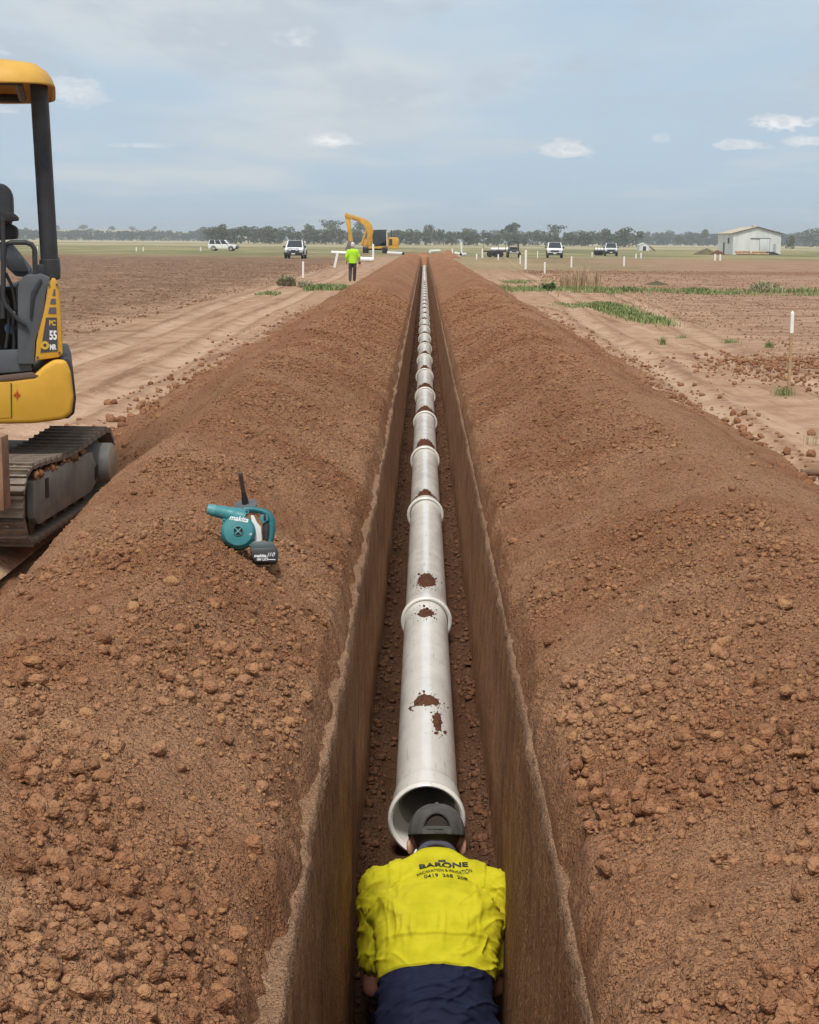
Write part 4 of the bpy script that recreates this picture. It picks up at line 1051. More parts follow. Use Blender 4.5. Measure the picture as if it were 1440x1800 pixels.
# ================================================================== mini excavator beside the left bank
M_YEL = mat('machine_yellow', (0.62, 0.335, 0.030), 0.45, var=0.10, vscale=3.0, dirt=0.16, dirtcol=(0.36, 0.22, 0.11))
M_YELC = mat('canopy_yellow', (0.60, 0.335, 0.055), 0.55, var=0.10, vscale=3.0, dirt=0.22, dirtcol=(0.42, 0.27, 0.12))
M_CHAR = mat('charcoal_paint', (0.030, 0.032, 0.036), 0.5, var=0.2, vscale=6, dirt=0.14, dirtcol=(0.12, 0.10, 0.09))
M_GREY = mat('grey_plastic', (0.085, 0.095, 0.105), 0.6, var=0.15, vscale=5, dirt=0.18, dirtcol=(0.20, 0.16, 0.13))
M_SHOE = mat('track_steel', (0.165, 0.135, 0.110), 0.6, 0.15, var=0.35, vscale=9, dirt=0.55, dirtcol=(0.34, 0.235, 0.155), bump=.2)
M_FRAME = mat('frame_grey', (0.205, 0.205, 0.185), 0.6, 0.1, var=0.2, vscale=4, dirt=0.4, dirtcol=(0.24, 0.16, 0.10))
M_RUST = mat('worn_blade', (0.28, 0.16, 0.095), 0.65, 0.2, var=0.3, vscale=7, dirt=0.3)
M_TANC = mat('dusty_hub', (0.36, 0.30, 0.22), 0.7, var=.15, vscale=8)
M_DEC = mat('decal_grey', (0.060, 0.058, 0.066), 0.5)
M_DECP = mat('decal_slate', (0.105, 0.095, 0.125), 0.5)
M_GOLD = mat('decal_gold', (0.60, 0.38, 0.04), 0.5)
M_RED = mat('paint_mark_red', (0.55, 0.05, 0.01), 0.6)
M_BLUE = mat('blue_sticker', (0.06, 0.20, 0.40), 0.5)

EXC = Vector((-3.15, 10.45, 0.0))
EX = empty('mini_excavator', EXC, 0, 'yellow mini excavator with canopy and steel tracks beside the left spoil bank', 'excavator')
EIV = Matrix.Translation(-EXC)
def eb(mb, name, m, parent=None, smooth=35): return mb.xf(EIV).build(name, m, parent or EX, smooth)
# --- undercarriage, almost parallel to the trench
ZG = 0.07
TA = Vector((-2.30, 9.30, ZG)); TBv = Vector((-2.22, 11.35, ZG))
fd = (TBv - TA); fd.z = 0; fd.normalize(); rt = Vector((fd.y, -fd.x, 0)); up = Vector((0, 0, 1))
UCM = lambda o: Matrix.Translation(o) @ Matrix((rt, fd, up)).transposed().to_4x4()
TL, TR, TW = 1.88, 0.215, 0.40
mb = MB().box((-TW / 2, -0.062, -0.012), (TW / 2, 0.062, 0.010)).box((-TW / 2, -0.058, 0.010), (TW / 2, -0.044, 0.030)).box((-TW / 2, -0.006, 0.010), (TW / 2, 0.008, 0.024)).box((-TW / 2, 0.046, 0.010), (TW / 2, 0.058, 0.024))
SHOE = mb.mesh('track_shoe', 30); SHOE.materials.append(M_SHOE)
BOLT = MB()
for bx in (-0.10, -0.05, 0.05, 0.10): BOLT.tube([(bx, 0.025, 0.008), (bx, 0.025, 0.020)], 0.009, 6)
BOLT = BOLT.mesh('shoe_bolt', 30); BOLT.materials.append(mat('bright_steel', (0.35, 0.33, 0.31), 0.4, 0.6))
def track(side):
    off = -TW / 2 if side > 0 else -1.76
    o = TA + rt * off + fd * 0.02
    cir = 2 * TL + 2 * math.pi * TR; ns = 39
    for k in range(ns):
        s = (k + 0.3) / ns * cir
        if s < TL: y, z, a = s, 0.0, math.pi
        elif s < TL + math.pi * TR: q = (s - TL) / TR; y, z, a = TL + TR * math.sin(q), TR - TR * math.cos(q), math.pi - q
        elif s < 2 * TL + math.pi * TR:
            q = s - TL - math.pi * TR; y = TL - q; z = 2 * TR - 0.035 * math.sin(math.pi * q / TL) ** 2; a = 0.0
        else: q = (s - 2 * TL - math.pi * TR) / TR; y, z, a = -TR * math.sin(q), TR + TR * math.cos(q), -q
        n_ = bpy.data.objects.new('track_shoe', SHOE); link(n_, EX)
        n_.matrix_local = EIV @ UCM(o + fd * (y + 0.12) + up * (z + 0.03)) @ Matrix.Rotation(-a if False else (math.pi - a if False else -a), 4, 'X')
        bo = bpy.data.objects.new('shoe_bolt', BOLT); link(bo, n_)
    # side frame, rollers, hub
    f = MB(); q0 = UCM(o)
    for sg in (1, -1):
        prof = [(0.22, 0.10), (1.55, 0.10), (1.72, 0.16), (1.72, 0.26), (1.60, 0.40), (0.20, 0.43), (0.12, 0.40), (0.12, 0.16)]
        x0 = 0.155 if sg > 0 else -0.185
        f.prism([q0 @ Vector((x0, p[0] * 0.97, p[1] * 0.88 + 0.02)) for p in prof], rt * 0.045, 0.008)
    fr = eb(f, 'track_frame', M_FRAME)
    MB_ = MB().box((-0.15, 0.15, 0.16), (0.15, 1.65, 0.34), 0.02, q0)
    eb(MB_, 'frame_core', M_SHOE)
    eb(MB().prism([q0 @ Vector((0.2005, p[0], p[1])) for p in ((0.36, 0.24), (0.43, 0.24), (0.43, 0.36), (0.36, 0.36))], rt * 0.004, 0), 'frame_slot', M_BLACK)
    eb(MB().prism([q0 @ Vector((0.2005, p[0], p[1])) for p in ((1.60, 0.17), (1.68, 0.19), (1.68, 0.27), (1.60, 0.26))], rt * 0.004, 0.0), 'towing_slot', M_BLACK)
    for k in range(6):
        r_ = MB().lathe([(0, -0.13), (0.065, -0.13), (0.065, 0.13), (0, 0.13)], 16, q0 @ Matrix.Translation((0, 0.30 + k * 0.26, 0.10)) @ Matrix.Rotation(math.pi / 2, 4, 'Y'))
        eb(r_, 'roller', M_SHOE)
    for yy, rr_ in ((0.12, 0.185), (TL + 0.12, 0.185)):
        eb(MB().lathe([(0, -0.12), (rr_ * .8, -0.12), (rr_, -0.06), (rr_, 0.06), (rr_ * .8, 0.12), (0, 0.12)], 22, q0 @ Matrix.Translation((0, yy, TR + 0.03)) @ Matrix.Rotation(math.pi / 2, 4, 'Y')), 'sprocket', M_SHOE)
    hb = MB().lathe([(0.138, 0.0), (0.140, 0.23), (0.131, 0.245)], 30, q0 @ Matrix.Translation((0.02, TL - 0.02, TR + 0.04)) @ Matrix.Rotation(math.pi / 2, 4, 'Y')).lathe([(0.140, 0.0), (0.0, 0.0)], 30, q0 @ Matrix.Translation((0.02, TL - 0.02, TR + 0.04)) @ Matrix.Rotation(math.pi / 2, 4, 'Y'))
    h_ = eb(hb, 'final_drive', M_FRAME)
    d_ = MB().lathe([(0.132, 0.243), (0.118, 0.250), (0.0, 0.252)], 30, q0 @ Matrix.Translation((0.02, TL - 0.02, TR + 0.04)) @ Matrix.Rotation(math.pi / 2, 4, 'Y'))
    d_.xf(EIV).build('hub_cover', M_TANC, h_, 35)
    # soil caked along the top of the frame
    q_ = np.random.default_rng(3 + side); n_ = 160
    P = np.stack([q_.uniform(0.05, 0.20, n_), q_.uniform(0.15, 1.45, n_), 0.385 + q_.uniform(0, 0.025, n_)], -1)
    P = np.array([list(EIV @ (q0 @ Vector(p))) for p in P])
    tag(obj('caked_soil', clod_mesh('caked_soil', P, np.clip(0.012 * (1 - q_.random(n_)) ** -.4, .01, .035), 2, 31, q_.random(n_) * .6), M_CLOD, EX), kind='stuff')
track(1); track(-1)
q0 = UCM(TA + rt * (-0.98) + fd * 1.1)
eb(MB().box((-0.70, -0.55, 0.26), (0.70, 0.55, 0.44), 0.05, q0), 'car_body', M_FRAME)
eb(MB().lathe([(0.40, 0.42), (0.42, 0.44), (0.42, 0.60), (0, 0.60)], 30, q0), 'slew_ring', M_SHOE)
# dozer blade, raised, near side
bl0 = Vector((-2.345, 8.98, 0))
eb(MB().prism([bl0 + Vector((0, p[0], p[1])) for p in ((0.02, 0.36), (-0.04, 0.40), (-0.02, 0.55), (-0.05, 0.74), (0.03, 0.76), (0.07, 0.55), (0.06, 0.37))], (-1.92, 0.08, 0), 0.006), 'dozer_blade', M_RUST)
eb(MB().prism([bl0 + Vector((0.004, p[0], p[1])) for p in ((-0.055, 0.36), (-0.06, 0.77), (0.09, 0.77), (0.10, 0.36))], (-0.03, 0, 0), 0.004), 'blade_end_plate', M_RUST)
for xo in (-0.55, -1.35):
    eb(MB().tube([bl0 + Vector((xo, 0.05, 0.50)), bl0 + Vector((xo, 0.95, 0.36))], 0.05, 8), 'blade_arm', M_FRAME)
# --- upper structure, slewed so that its left side faces us and its tail points at the trench
P0 = at(131, 738, 10.0); vv = Vector((-0.215, 0.977, 0)); ff = Vector((-0.977, -0.215, 0))
def ef(px, py, off=0.0): return onplane(px, py, P0 + vv * off, vv)
def epr(pts, depth, off=0.0, bev=0.01, m=None, name='', parent=None, seg=2):
    return eb(MB().prism([ef(*q, off) for q in pts], vv * depth, bev, None, seg), name, m, parent)
L_ = lambda px, py, k: (lambda p: p + ff * k)(ef(px, py))      # extend to the left, out of the picture
def ext_poly(right, top_l, bot_l, depth, off, bev, m, name, parent=None, seg=2, k=1.9):
    a = ef(*bot_l, off) + ff * k; b = ef(*top_l, off) + ff * k
    return eb(MB().prism([ef(*q, off) for q in right] + [a, b], vv * depth, bev, None, seg), name, m, parent)
sk = ext_poly([(18, 668), (60, 661), (76, 645), (96, 632), (116, 634), (125, 655), (130, 700), (126, 728), (112, 738), (60, 745)], (18, 668), (60, 745), 1.55, 0.0, 0.03, M_YEL, 'body_skirt', seg=3, k=1.75)
epr([(98, 629), (121, 630), (128, 648), (134, 700), (131, 727), (120, 736), (110, 736), (120, 720), (124, 690), (116, 640)], 1.45, 0.06, 0.01, M_CHAR, 'tail_guard')
eb(MB().prism([ef(*q, -0.004) for q in ((-60, 676), (18.5, 672), (19.5, 734), (-60, 739))], vv * 0.006, 0.002), 'access_door', M_YEL, sk)
eb(MB().tube([ef(19.6, 673, -0.004), ef(20.4, 734, -0.004)], 0.003, 6), 'door_gap', M_DEC, sk)
# painted survey cross
for pts in (((23.5, 694.0), (36.0, 694.0)), ((29.8, 684.5), (30.2, 703))):
    eb(MB().tube([ef(*pts[0], -0.004), ef(*pts[1], -0.004)], 0.0022, 6), 'paint_mark', M_RED, sk)
pts = [ef(30 + 4.2 * math.cos(a_), 694 + 4.2 * math.sin(a_), -0.004) for a_ in [2 * math.pi * j / 16 for j in range(17)]]
eb(MB().tube(pts, 0.0018, 6), 'paint_mark', M_RED, sk)
# tail cowl with decals
cw = epr([(62, 634), (64, 600), (78, 545), (84, 510), (90, 490), (97, 491), (103.5, 503), (106.5, 540), (110.5, 622), (104, 628)], 1.35, 0.045, 0.012, M_YEL, 'tail_cowl')
def dec(pts, m, nm, off=0.0415): return eb(MB().prism([ef(*q, off) for q in pts], vv * 0.003), nm, m, cw)
dec(((71, 620), (81, 558), (99.8, 558), (101.5, 617)), M_DEC, 'decal_panel')
dec(((84.5, 551), (87, 540), (98.7, 540), (99.2, 551)), M_DECP, 'decal_stripe')
dec(((88, 534), (90, 525), (97.8, 524.5), (98.3, 534)), M_DECP, 'decal_stripe')
dec(((92, 519), (95, 507), (97, 508), (97.5, 519)), M_DECP, 'decal_stripe')
FM = lambda px, py, off: EIV @ Matrix.Translation(ef(px, py, off)) @ Matrix((-ff, up, -vv)).transposed().to_4x4()
pm = (ef(110, 600) - ef(60, 600)).length / 50
lettering('PC', 13 * pm, FM(92, 568, 0.0405) @ Matrix.Diagonal((0.75, 1, 1, 1)), M_GOLD, cw, bold=0.002)
lettering('55', 22 * pm, FM(93.4, 590, 0.0405) @ Matrix.Diagonal((0.62, 1, 1, 1)), M_WHT, cw, bold=0.003)
lettering('MR', 13 * pm, FM(93, 610.5, 0.0405) @ Matrix.Diagonal((0.62, 1, 1, 1)), M_WHT, cw, bold=0.002)
eb(MB().lathe([(0.010, 0), (0.026, 0.0), (0.026, 0.003), (0.010, 0.003)], 20, Matrix.Translation(ef(79, 607, 0.0405)) @ Matrix((-ff, up, -vv)).transposed().to_4x4()), 'gear_badge', M_GOLD, cw)
# grey trim and the dark cabin floor beside it
epr([(60.5, 640), (62.5, 600), (77, 545), (82, 508), (88, 489), (72, 482), (48, 483), (36, 490), (31, 505), (31, 640)], 1.25, 0.07, 0.010, M_GREY, 'side_trim')
epr([(52, 560), (56, 560), (61, 520), (74, 492), (70, 489), (54, 515)], 0.02, 0.058, 0.003, M_CHAR, 'trim_seam')
ext_poly([(31, 640), (31, 500)], (31, 500), (31, 640), 1.2, 0.16, 0.01, M_CHAR, 'console', k=1.3)
eb(MB().prism([ef(*q, 0.10) for q in ((-40, 618), (30, 614.5), (52, 617), (57, 652), (-40, 660))], vv * 0.35, 0.012), 'floor_mat', M_GREY)
eb(MB().prism([ef(*q, -0.002) for q in ((-40, 667), (54, 656), (68, 660), (62, 664), (-40, 674))], vv * 0.12, 0.004), 'step_strip', mat('brown_strip', (0.12, 0.075, 0.055), .7))
eb(MB().lathe([(0, 0), (0.034, 0.0), (0.034, 0.002), (0, 0.002)], 24, Matrix.Translation(ef(18, 577, 0.155)) @ Matrix((-ff, up, -vv)).transposed().to_4x4()), 'round_sticker', M_BLUE)
eb(MB().tube([ef(32, 540, 0.15), ef(33, 616, 0.15)], 0.004, 6), 'white_cable', M_WHT)
eb(MB().prism([ef(*q, 0.158) for q in ((20, 545), (27, 548), (28, 558), (18, 556))], vv * 0.003), 'white_sticker', M_WHT)
# levers, brackets and deck beams seen through the open side
epr([(0, 425), (22, 431), (55, 473), (53, 487), (28, 486), (12, 470), (-20, 440)], 0.35, 0.35, 0.012, M_GREY, 'seat_base')
epr([(8, 452), (40, 452), (50, 478), (20, 478)], 0.10, 0.30, 0.01, M_CHAR, 'lever_box')
eb(MB().tube([ef(*q, 0.05) for q in ((-14, 395), (0, 372), (4, 385), (6, 430), (5, 520), (9, 535), (30, 560), (47, 572))], 0.013, 8), 'grab_rail', M_CHAR)
eb(MB().tube([ef(*q, 0.12) for q in ((5, 560), (6, 450), (10, 430), (20, 426), (46, 426), (56, 430), (61, 438), (62, 484))], 0.016, 10), 'grab_rail', M_CHAR)
for pts_ in (((-20, 500), (2, 505), (14, 530), (16, 570), (10, 612)), ((-20, 520), (-4, 530), (22, 552), (25, 600), (24, 618)), ((10, 480), (20, 500), (26, 530), (28, 545))):
    eb(MB().tube([ef(*q, 0.13) for q in pts_], 0.011, 8), 'hydraulic_hose', M_RUB)
for (qx, qy) in ((66, 628), (105, 620), (100, 500), (86, 500)):
    eb(MB().tube([ef(qx, qy, 0.046), ef(qx, qy, 0.036)], 0.007, 8), 'panel_bolt', M_DEC, cw)
# seat: back, armrest
epr([(-70, 322), (4, 322), (15, 328), (21, 342), (22, 372), (18, 395), (-70, 400)], 0.42, 0.30, 0.03, M_CHAR, 'seat_back', seg=3)
epr([(-70, 374), (10, 370), (24, 374), (33, 382), (33, 388), (16, 389), (-70, 392)], 0.10, 0.24, 0.012, M_RUB, 'armrest')
epr([(-70, 396), (20, 393), (30, 400), (30, 420), (-70, 428)], 0.40, 0.32, 0.02, M_RUB, 'seat_cushion')
# canopy posts and roof
pt0, pt1 = ef(88, 478, 0.40), ef(68, 148, 0.40)
for k, dvv in ((0, 0.0), (1, 1.05)):
    a, b = pt0 + vv * dvv, pt1 + vv * dvv
    po = eb(MB().tube([a, a.lerp(b, 0.5), b], 0.054, 20), 'canopy_post', M_CHAR)
    ax = (b - a).normalized()
    MB().tube([a - ax * 0.05, a - ax * 0.04, a + ax * 0.015, a + ax * 0.075, a + ax * 0.08], [0.045, 0.062, 0.066, 0.062, 0.056], 20).xf(EIV).build('post_foot', M_CHAR, po, 40)
    MB().box((-0.075, -0.055, -0.03), (0.02, 0.055, 0.05), 0.015, Matrix.Translation(a) @ Matrix((-ff, vv, up)).transposed().to_4x4()).xf(EIV).build('post_bracket', M_CHAR, po, 40)
rz0 = at(92, 160, 11.3).z
RC = ef(92, 160, 0.5)
def roof():
    # pressed shell: rounded-rectangle rings from lip to crown
    vs = []; fs = []; N = 64
    prof = [(0.0, 0.0, -0.01), (0.0, 0.012, 0.0), (0.02, 0.02, 0.05), (0.045, 0.03, 0.085), (0.10, 0.05, 0.125), (0.22, 0.1, 0.150), (0.45, 0.3, 0.160)]
    cx_, cy_, hx, hy = 0.78, 0.35, 0.80, 0.80
    for (ins, _, zz_) in prof:
        for i in range(N):
            th_ = 2 * math.pi * i / N; c_, s_ = math.cos(th_), math.sin(th_); e = 0.30
            x = (hx - ins) * math.copysign(abs(c_) ** e, c_); y = (hy - ins) * math.copysign(abs(s_) ** e, s_)
            p = RC + ff * (cx_ - 0.0 + x) + vv * (cy_ - 0.35 + 0.30 + y) ; p.z = RC.z + zz_ - 0.02 * x; vs.append(p)
    m = len(prof)
    for j in range(m - 1):
        for i in range(N): fs.append((j * N + i, j * N + (i + 1) % N, (j + 1) * N + (i + 1) % N, (j + 1) * N + i))
    fs.append(tuple((m - 1) * N + i for i in range(N)))
    o = eb(MB().add(vs, fs), 'canopy_roof', M_YELC, None, 50)
    so = o.modifiers.new('s', 'SOLIDIFY'); so.thickness = 0.022; so.offset = -1
    fr = MB()
    for xa in (0.2, 0.55, 1.0): fr.tube([RC + ff * xa + vv * -0.36 + up * 0.025, RC + ff * xa + vv * 0.92 + up * 0.025], 0.028, 8)
    fr.tube([RC + ff * 0.2 + vv * -0.36 + up * 0.025, RC + ff * 1.3 + vv * -0.36 + up * 0.02], 0.028, 8).tube([RC + ff * 0.2 + vv * 0.92 + up * 0.025, RC + ff * 1.3 + vv * 0.92 + up * 0.02], 0.028, 8)
    fr.xf(EIV).build('roof_frame', M_CHAR, o)
roof()
# boom folded out of the picture to the left
bo = P0 + ff * 1.95 + vv * 0.75; bo.z = 0.95
eb(MB().prism([bo + ff * a + up * b - vv * 0.09 for a, b in ((0, -0.1), (0.15, -0.15), (0.9, 0.9), (1.5, 1.25), (2.2, 1.2), (2.2, 1.35), (1.4, 1.5), (0.75, 1.15), (-0.1, 0.1))], vv * 0.18, 0.02), 'boom', M_YEL)
ar = bo + ff * 2.15 + up * 1.27
eb(MB().prism([ar + ff * a + up * b - vv * 0.07 for a, b in ((-0.2, 0.25), (0.05, 0.2), (0.25, -1.1), (0.1, -1.15))], vv * 0.14, 0.02), 'arm', M_YEL)
eb(MB().prism([ar + ff * a + up * b - vv * 0.2 for a, b in ((0.1, -1.05), (0.25, -1.0), (0.35, -1.35), (0.05, -1.7), (-0.30, -1.72), (-0.1, -1.5))], vv * 0.4, 0.02), 'bucket', M_RUST)

# ================================================================== far machines, people, vehicles
def px_prism(pts, Y, depth, bev=0.0, y0=0.0):
    return MB().prism([at(x, y, Y) + Vector((0, y0, 0)) for x, y in pts], (0, depth, 0), bev)
M_FYEL = mat('excavator_yellow', (0.62, 0.32, 0.035), 0.5, var=0.12, vscale=1.2)
M_GLASS = mat('tinted_glass', (0.035, 0.042, 0.050), 0.08)
M_DKM = mat('dark_machine', (0.030, 0.028, 0.027), 0.6, var=.2)
M_TRK = mat('dusty_track', (0.16, 0.125, 0.10), 0.7, var=.25, vscale=4)
FY = 210.0
fe0 = at(662, 446, FY); fe0.z = float(ground_z(fe0.x, FY))
FE = empty('large_excavator', fe0, 0, 'large yellow excavator with raised boom standing left of the trench end', 'excavator')
FIV = Matrix.Translation(-fe0)
def fb(mb, nm, m, parent=None, sm=35): return mb.xf(FIV).build(nm, m, parent or FE, sm)
fz = fe0.z
for cx in (at(643, 440, FY).x, at(677, 440, FY).x):
    for sgn, nm in ((0, 'track'),):
        prof = [(-1.75, 0.45), (-1.6, 0.12), (-1.3, 0.0), (1.3, 0.0), (1.6, 0.12), (1.75, 0.45), (1.6, 0.78), (1.3, 0.9), (-1.3, 0.9), (-1.6, 0.78)]
        t_ = fb(MB().prism([Vector((cx - 0.32, FY + p[0], fz + p[1])) for p in prof], (0.64, 0, 0), 0.03), 'track', M_TRK)
        for k in range(9):
            zz_ = 0.10 + 0.085 * k
            fb(MB().box((cx - 0.33, FY - 1.80 + 0.22 * abs(zz_ - 0.45) ** 1.5 * 2, fz + zz_ - 0.015), (cx + 0.33, FY - 1.70, fz + zz_ + 0.015)), 'track_shoe', M_DKM, t_)
fb(MB().box((at(648, 440, FY).x, FY - 0.9, fz + 0.35), (at(673, 440, FY).x, FY + 0.9, fz + 0.85), 0.05), 'car_body', M_DKM)
fb(px_prism([(648, 437), (648, 433), (701, 433), (701, 437)], FY, 2.5, 0.05, -1.25), 'slew_deck', M_FYEL)
hd = fb(px_prism([(683, 434), (683, 417), (699, 417), (701.5, 421), (701.5, 434)], FY, 2.5, 0.12, -1.25), 'engine_hood', M_FYEL)
fb(px_prism([(684.5, 431), (684.5, 420), (690, 420), (690, 431)], FY, 0.02, 0.0, -1.27), 'hood_grille', M_DKM, hd)
fb(MB().tube([at(688, 418, FY), at(688, 404, FY)], 0.06, 8), 'exhaust', M_DKM)
fb(MB().tube([at(693, 417, FY) + Vector((0, -1.1, 0)), at(693, 408, FY) + Vector((0, -1.1, 0)), at(699, 408, FY) + Vector((0, -1.1, 0)), at(699, 417, FY) + Vector((0, -1.1, 0))], 0.025, 6), 'hand_rail', M_DKM)
fb(px_prism([(666, 433), (668, 429), (676, 425), (681, 421), (683, 421), (683, 434)], FY, 0.9, 0.05, -1.25), 'side_panel', M_FYEL)
cb = fb(px_prism([(656, 433), (655.5, 414), (658, 404), (680, 403.5), (681.5, 406), (681.5, 433)], FY, 1.0, 0.06, -1.25), 'cab', M_DKM)
fb(px_prism([(658, 428), (658, 413), (660, 408), (667.5, 408), (667.5, 428)], FY, 0.03, 0.0, -1.275), 'window', M_GLASS, cb)
fb(px_prism([(669, 420), (669, 408), (679, 408), (679, 420)], FY, 0.03, 0.0, -1.275), 'window', M_GLASS, cb)
fb(px_prism([(679.7, 433), (679.3, 405), (681.8, 405), (682, 433)], FY, 0.1, 0.0, -1.28), 'door_pillar', mat('cream_paint', (0.55, 0.47, 0.33), .6), cb)
bm_ = fb(px_prism([(646, 434), (643.5, 424), (646, 413), (643.2, 402.5), (637, 394), (630, 389.5), (614.5, 384.5), (607.5, 381), (610, 375.5), (618, 377.5), (640.5, 383.8), (649, 389), (654, 396), (656.5, 405), (656, 418), (653, 434)], FY, 0.6, 0.05, -0.25), 'boom', M_FYEL)
lettering('KOMATSU', 1.0, FIV @ Matrix.Translation(at(627, 386.2, FY) + Vector((0, -0.26, 0))) @ Matrix.Rotation(math.pi / 2, 4, 'X') @ Matrix.Rotation(R(-17), 4, 'Z'), M_DKM, bm_, fit=(1.15, 0.22))
st_ = fb(px_prism([(605.8, 379), (608, 373.5), (612, 375), (615.5, 382), (617, 395), (620.5, 424), (613.5, 427), (611, 405), (608, 388)], FY, 0.45, 0.04, -0.18), 'stick', M_FYEL)
fb(MB().tube([at(619, 379, FY), at(632, 384, FY)], 0.11, 8), 'stick_cylinder', mat('chrome_dark', (0.20, 0.17, 0.13), .4, .5))
fb(MB().tube([at(636, 430, FY) + Vector((0, -0.35, 0)), at(644, 405, FY) + Vector((0, -0.35, 0))], 0.12, 8), 'boom_cylinder', M_FYEL)
fb(px_prism([(634, 431), (637, 421), (642, 419), (646, 425), (645, 433)], FY, 0.7, 0.06, -0.35), 'boom_foot', M_FYEL)
fb(px_prism([(612, 424), (621, 424), (623, 432), (620, 441), (612, 443), (607, 438), (610, 432)], FY, 1.2, 0.05, -0.6), 'bucket', M_TRK)

# ---- walking worker
wf = gp(620, 494.5); wf.z = float(ground_z(wf.x, wf.y))
WP = empty('person', wf, 0, 'walking worker in bright lime jacket, dark trousers and pale cap, seen from behind', 'person')
M_LIME = mat('lime_jacket', (0.42, 0.78, 0.02), 0.75, var=0.10, vscale=9)
M_TRS = mat('dark_trousers', (0.045, 0.038, 0.036), 0.85, var=.25, vscale=8)
mb = MB()
P_ = lambda x, y, z: Vector((x, y, z))
head(mb, P_(0, 0.01, 1.64), (0.1, 0.98, -0.12), (0, 0.12, 0.98), 1.05)
mb.cap(P_(0, 0, 1.45), P_(0, 0.01, 1.58), 0.06, 0.055); mb.cap(P_(0, 0, 0.98), P_(0, 0, 1.36), 0.09, 0.09)
LG = {-1: [P_(-0.10, 0, 0.93), P_(-0.11, 0.06, 0.50), P_(-0.115, -0.07, 0.09)], 1: [P_(0.09, 0, 0.93), P_(0.09, 0.05, 0.50), P_(0.075, 0.14, 0.09)]}
AR = {-1: [P_(-0.20, 0, 1.38), P_(-0.285, -0.03, 1.12), P_(-0.29, 0.06, 0.89)], 1: [P_(0.20, 0, 1.38), P_(0.285, 0.02, 1.12), P_(0.31, 0.14, 0.92)]}
for q in (-1, 1):
    a, b, c = LG[q]; mb.cap(a, b, 0.085, 0.06); mb.cap(b, c, 0.055, 0.04); mb.cap(c, c + P_(0, 0.15, -0.05), 0.042, 0.035)
    a, b, c = AR[q]; mb.cap(a, b, 0.05, 0.04); mb.cap(b, c, 0.04, 0.028); hand(mb, c, (0, 0.15, -1), (q, 0, 0.1), (0, 1, 0.1), 1.0, 22)
remeshed('body', mb, M_TAN, WP, 0.012, 3)
mb = MB()
for a in np.linspace(0.84, 1.47, 22):
    wx = float(np.interp(a, [0.84, 0.98, 1.15, 1.32, 1.40, 1.47], [.205, .20, .20, .215, .19, .09])); mb.ell(P_(0, 0, float(a)), (wx, wx * 0.66, 0.04))
for q in (-1, 1):
    a, b, c = AR[q]; mb.cap(a, b, 0.085, 0.072); mb.cap(b, b.lerp(c, 0.82), 0.072, 0.055)
remeshed('jacket', mb, M_LIME, WP, 0.014, 5)
mb = MB(); mb.ell(P_(0, 0, 0.90), (0.175, 0.13, 0.10))
for q in (-1, 1):
    a, b, c = LG[q]; mb.cap(a, b, 0.100, 0.082); mb.cap(b, c, 0.082, 0.068)
remeshed('trousers', mb, M_TRS, WP, 0.012, 4)
mb = MB(); mb.ell(P_(0, 0.0, 1.70), (0.092, 0.108, 0.092)); mb.ell(P_(0, -0.03, 1.64), (0.088, 0.08, 0.11)); mb.ell(P_(0.01, 0.11, 1.70), (0.075, 0.07, 0.012))
remeshed('hat', mb, mat('pale_hat', (0.60, 0.60, 0.60), .9, var=.1), WP, 0.012, 3)
for q in (-1, 1):
    c = LG[q][2]; mb = MB(); mb.cap(c + P_(0, 0, 0.02), c + P_(0, 0.16, -0.045), 0.058, 0.048); remeshed('boot', mb, mat('boot_leather', (0.10, 0.055, 0.03)), WP, 0.012, 2)
MB().box((-0.055, -0.03, -0.05), (0.055, 0.03, 0.06), 0.02, Matrix.Translation(AR[1][2] + P_(0, 0.06, -0.10))).build('glove', M_DKM, WP)

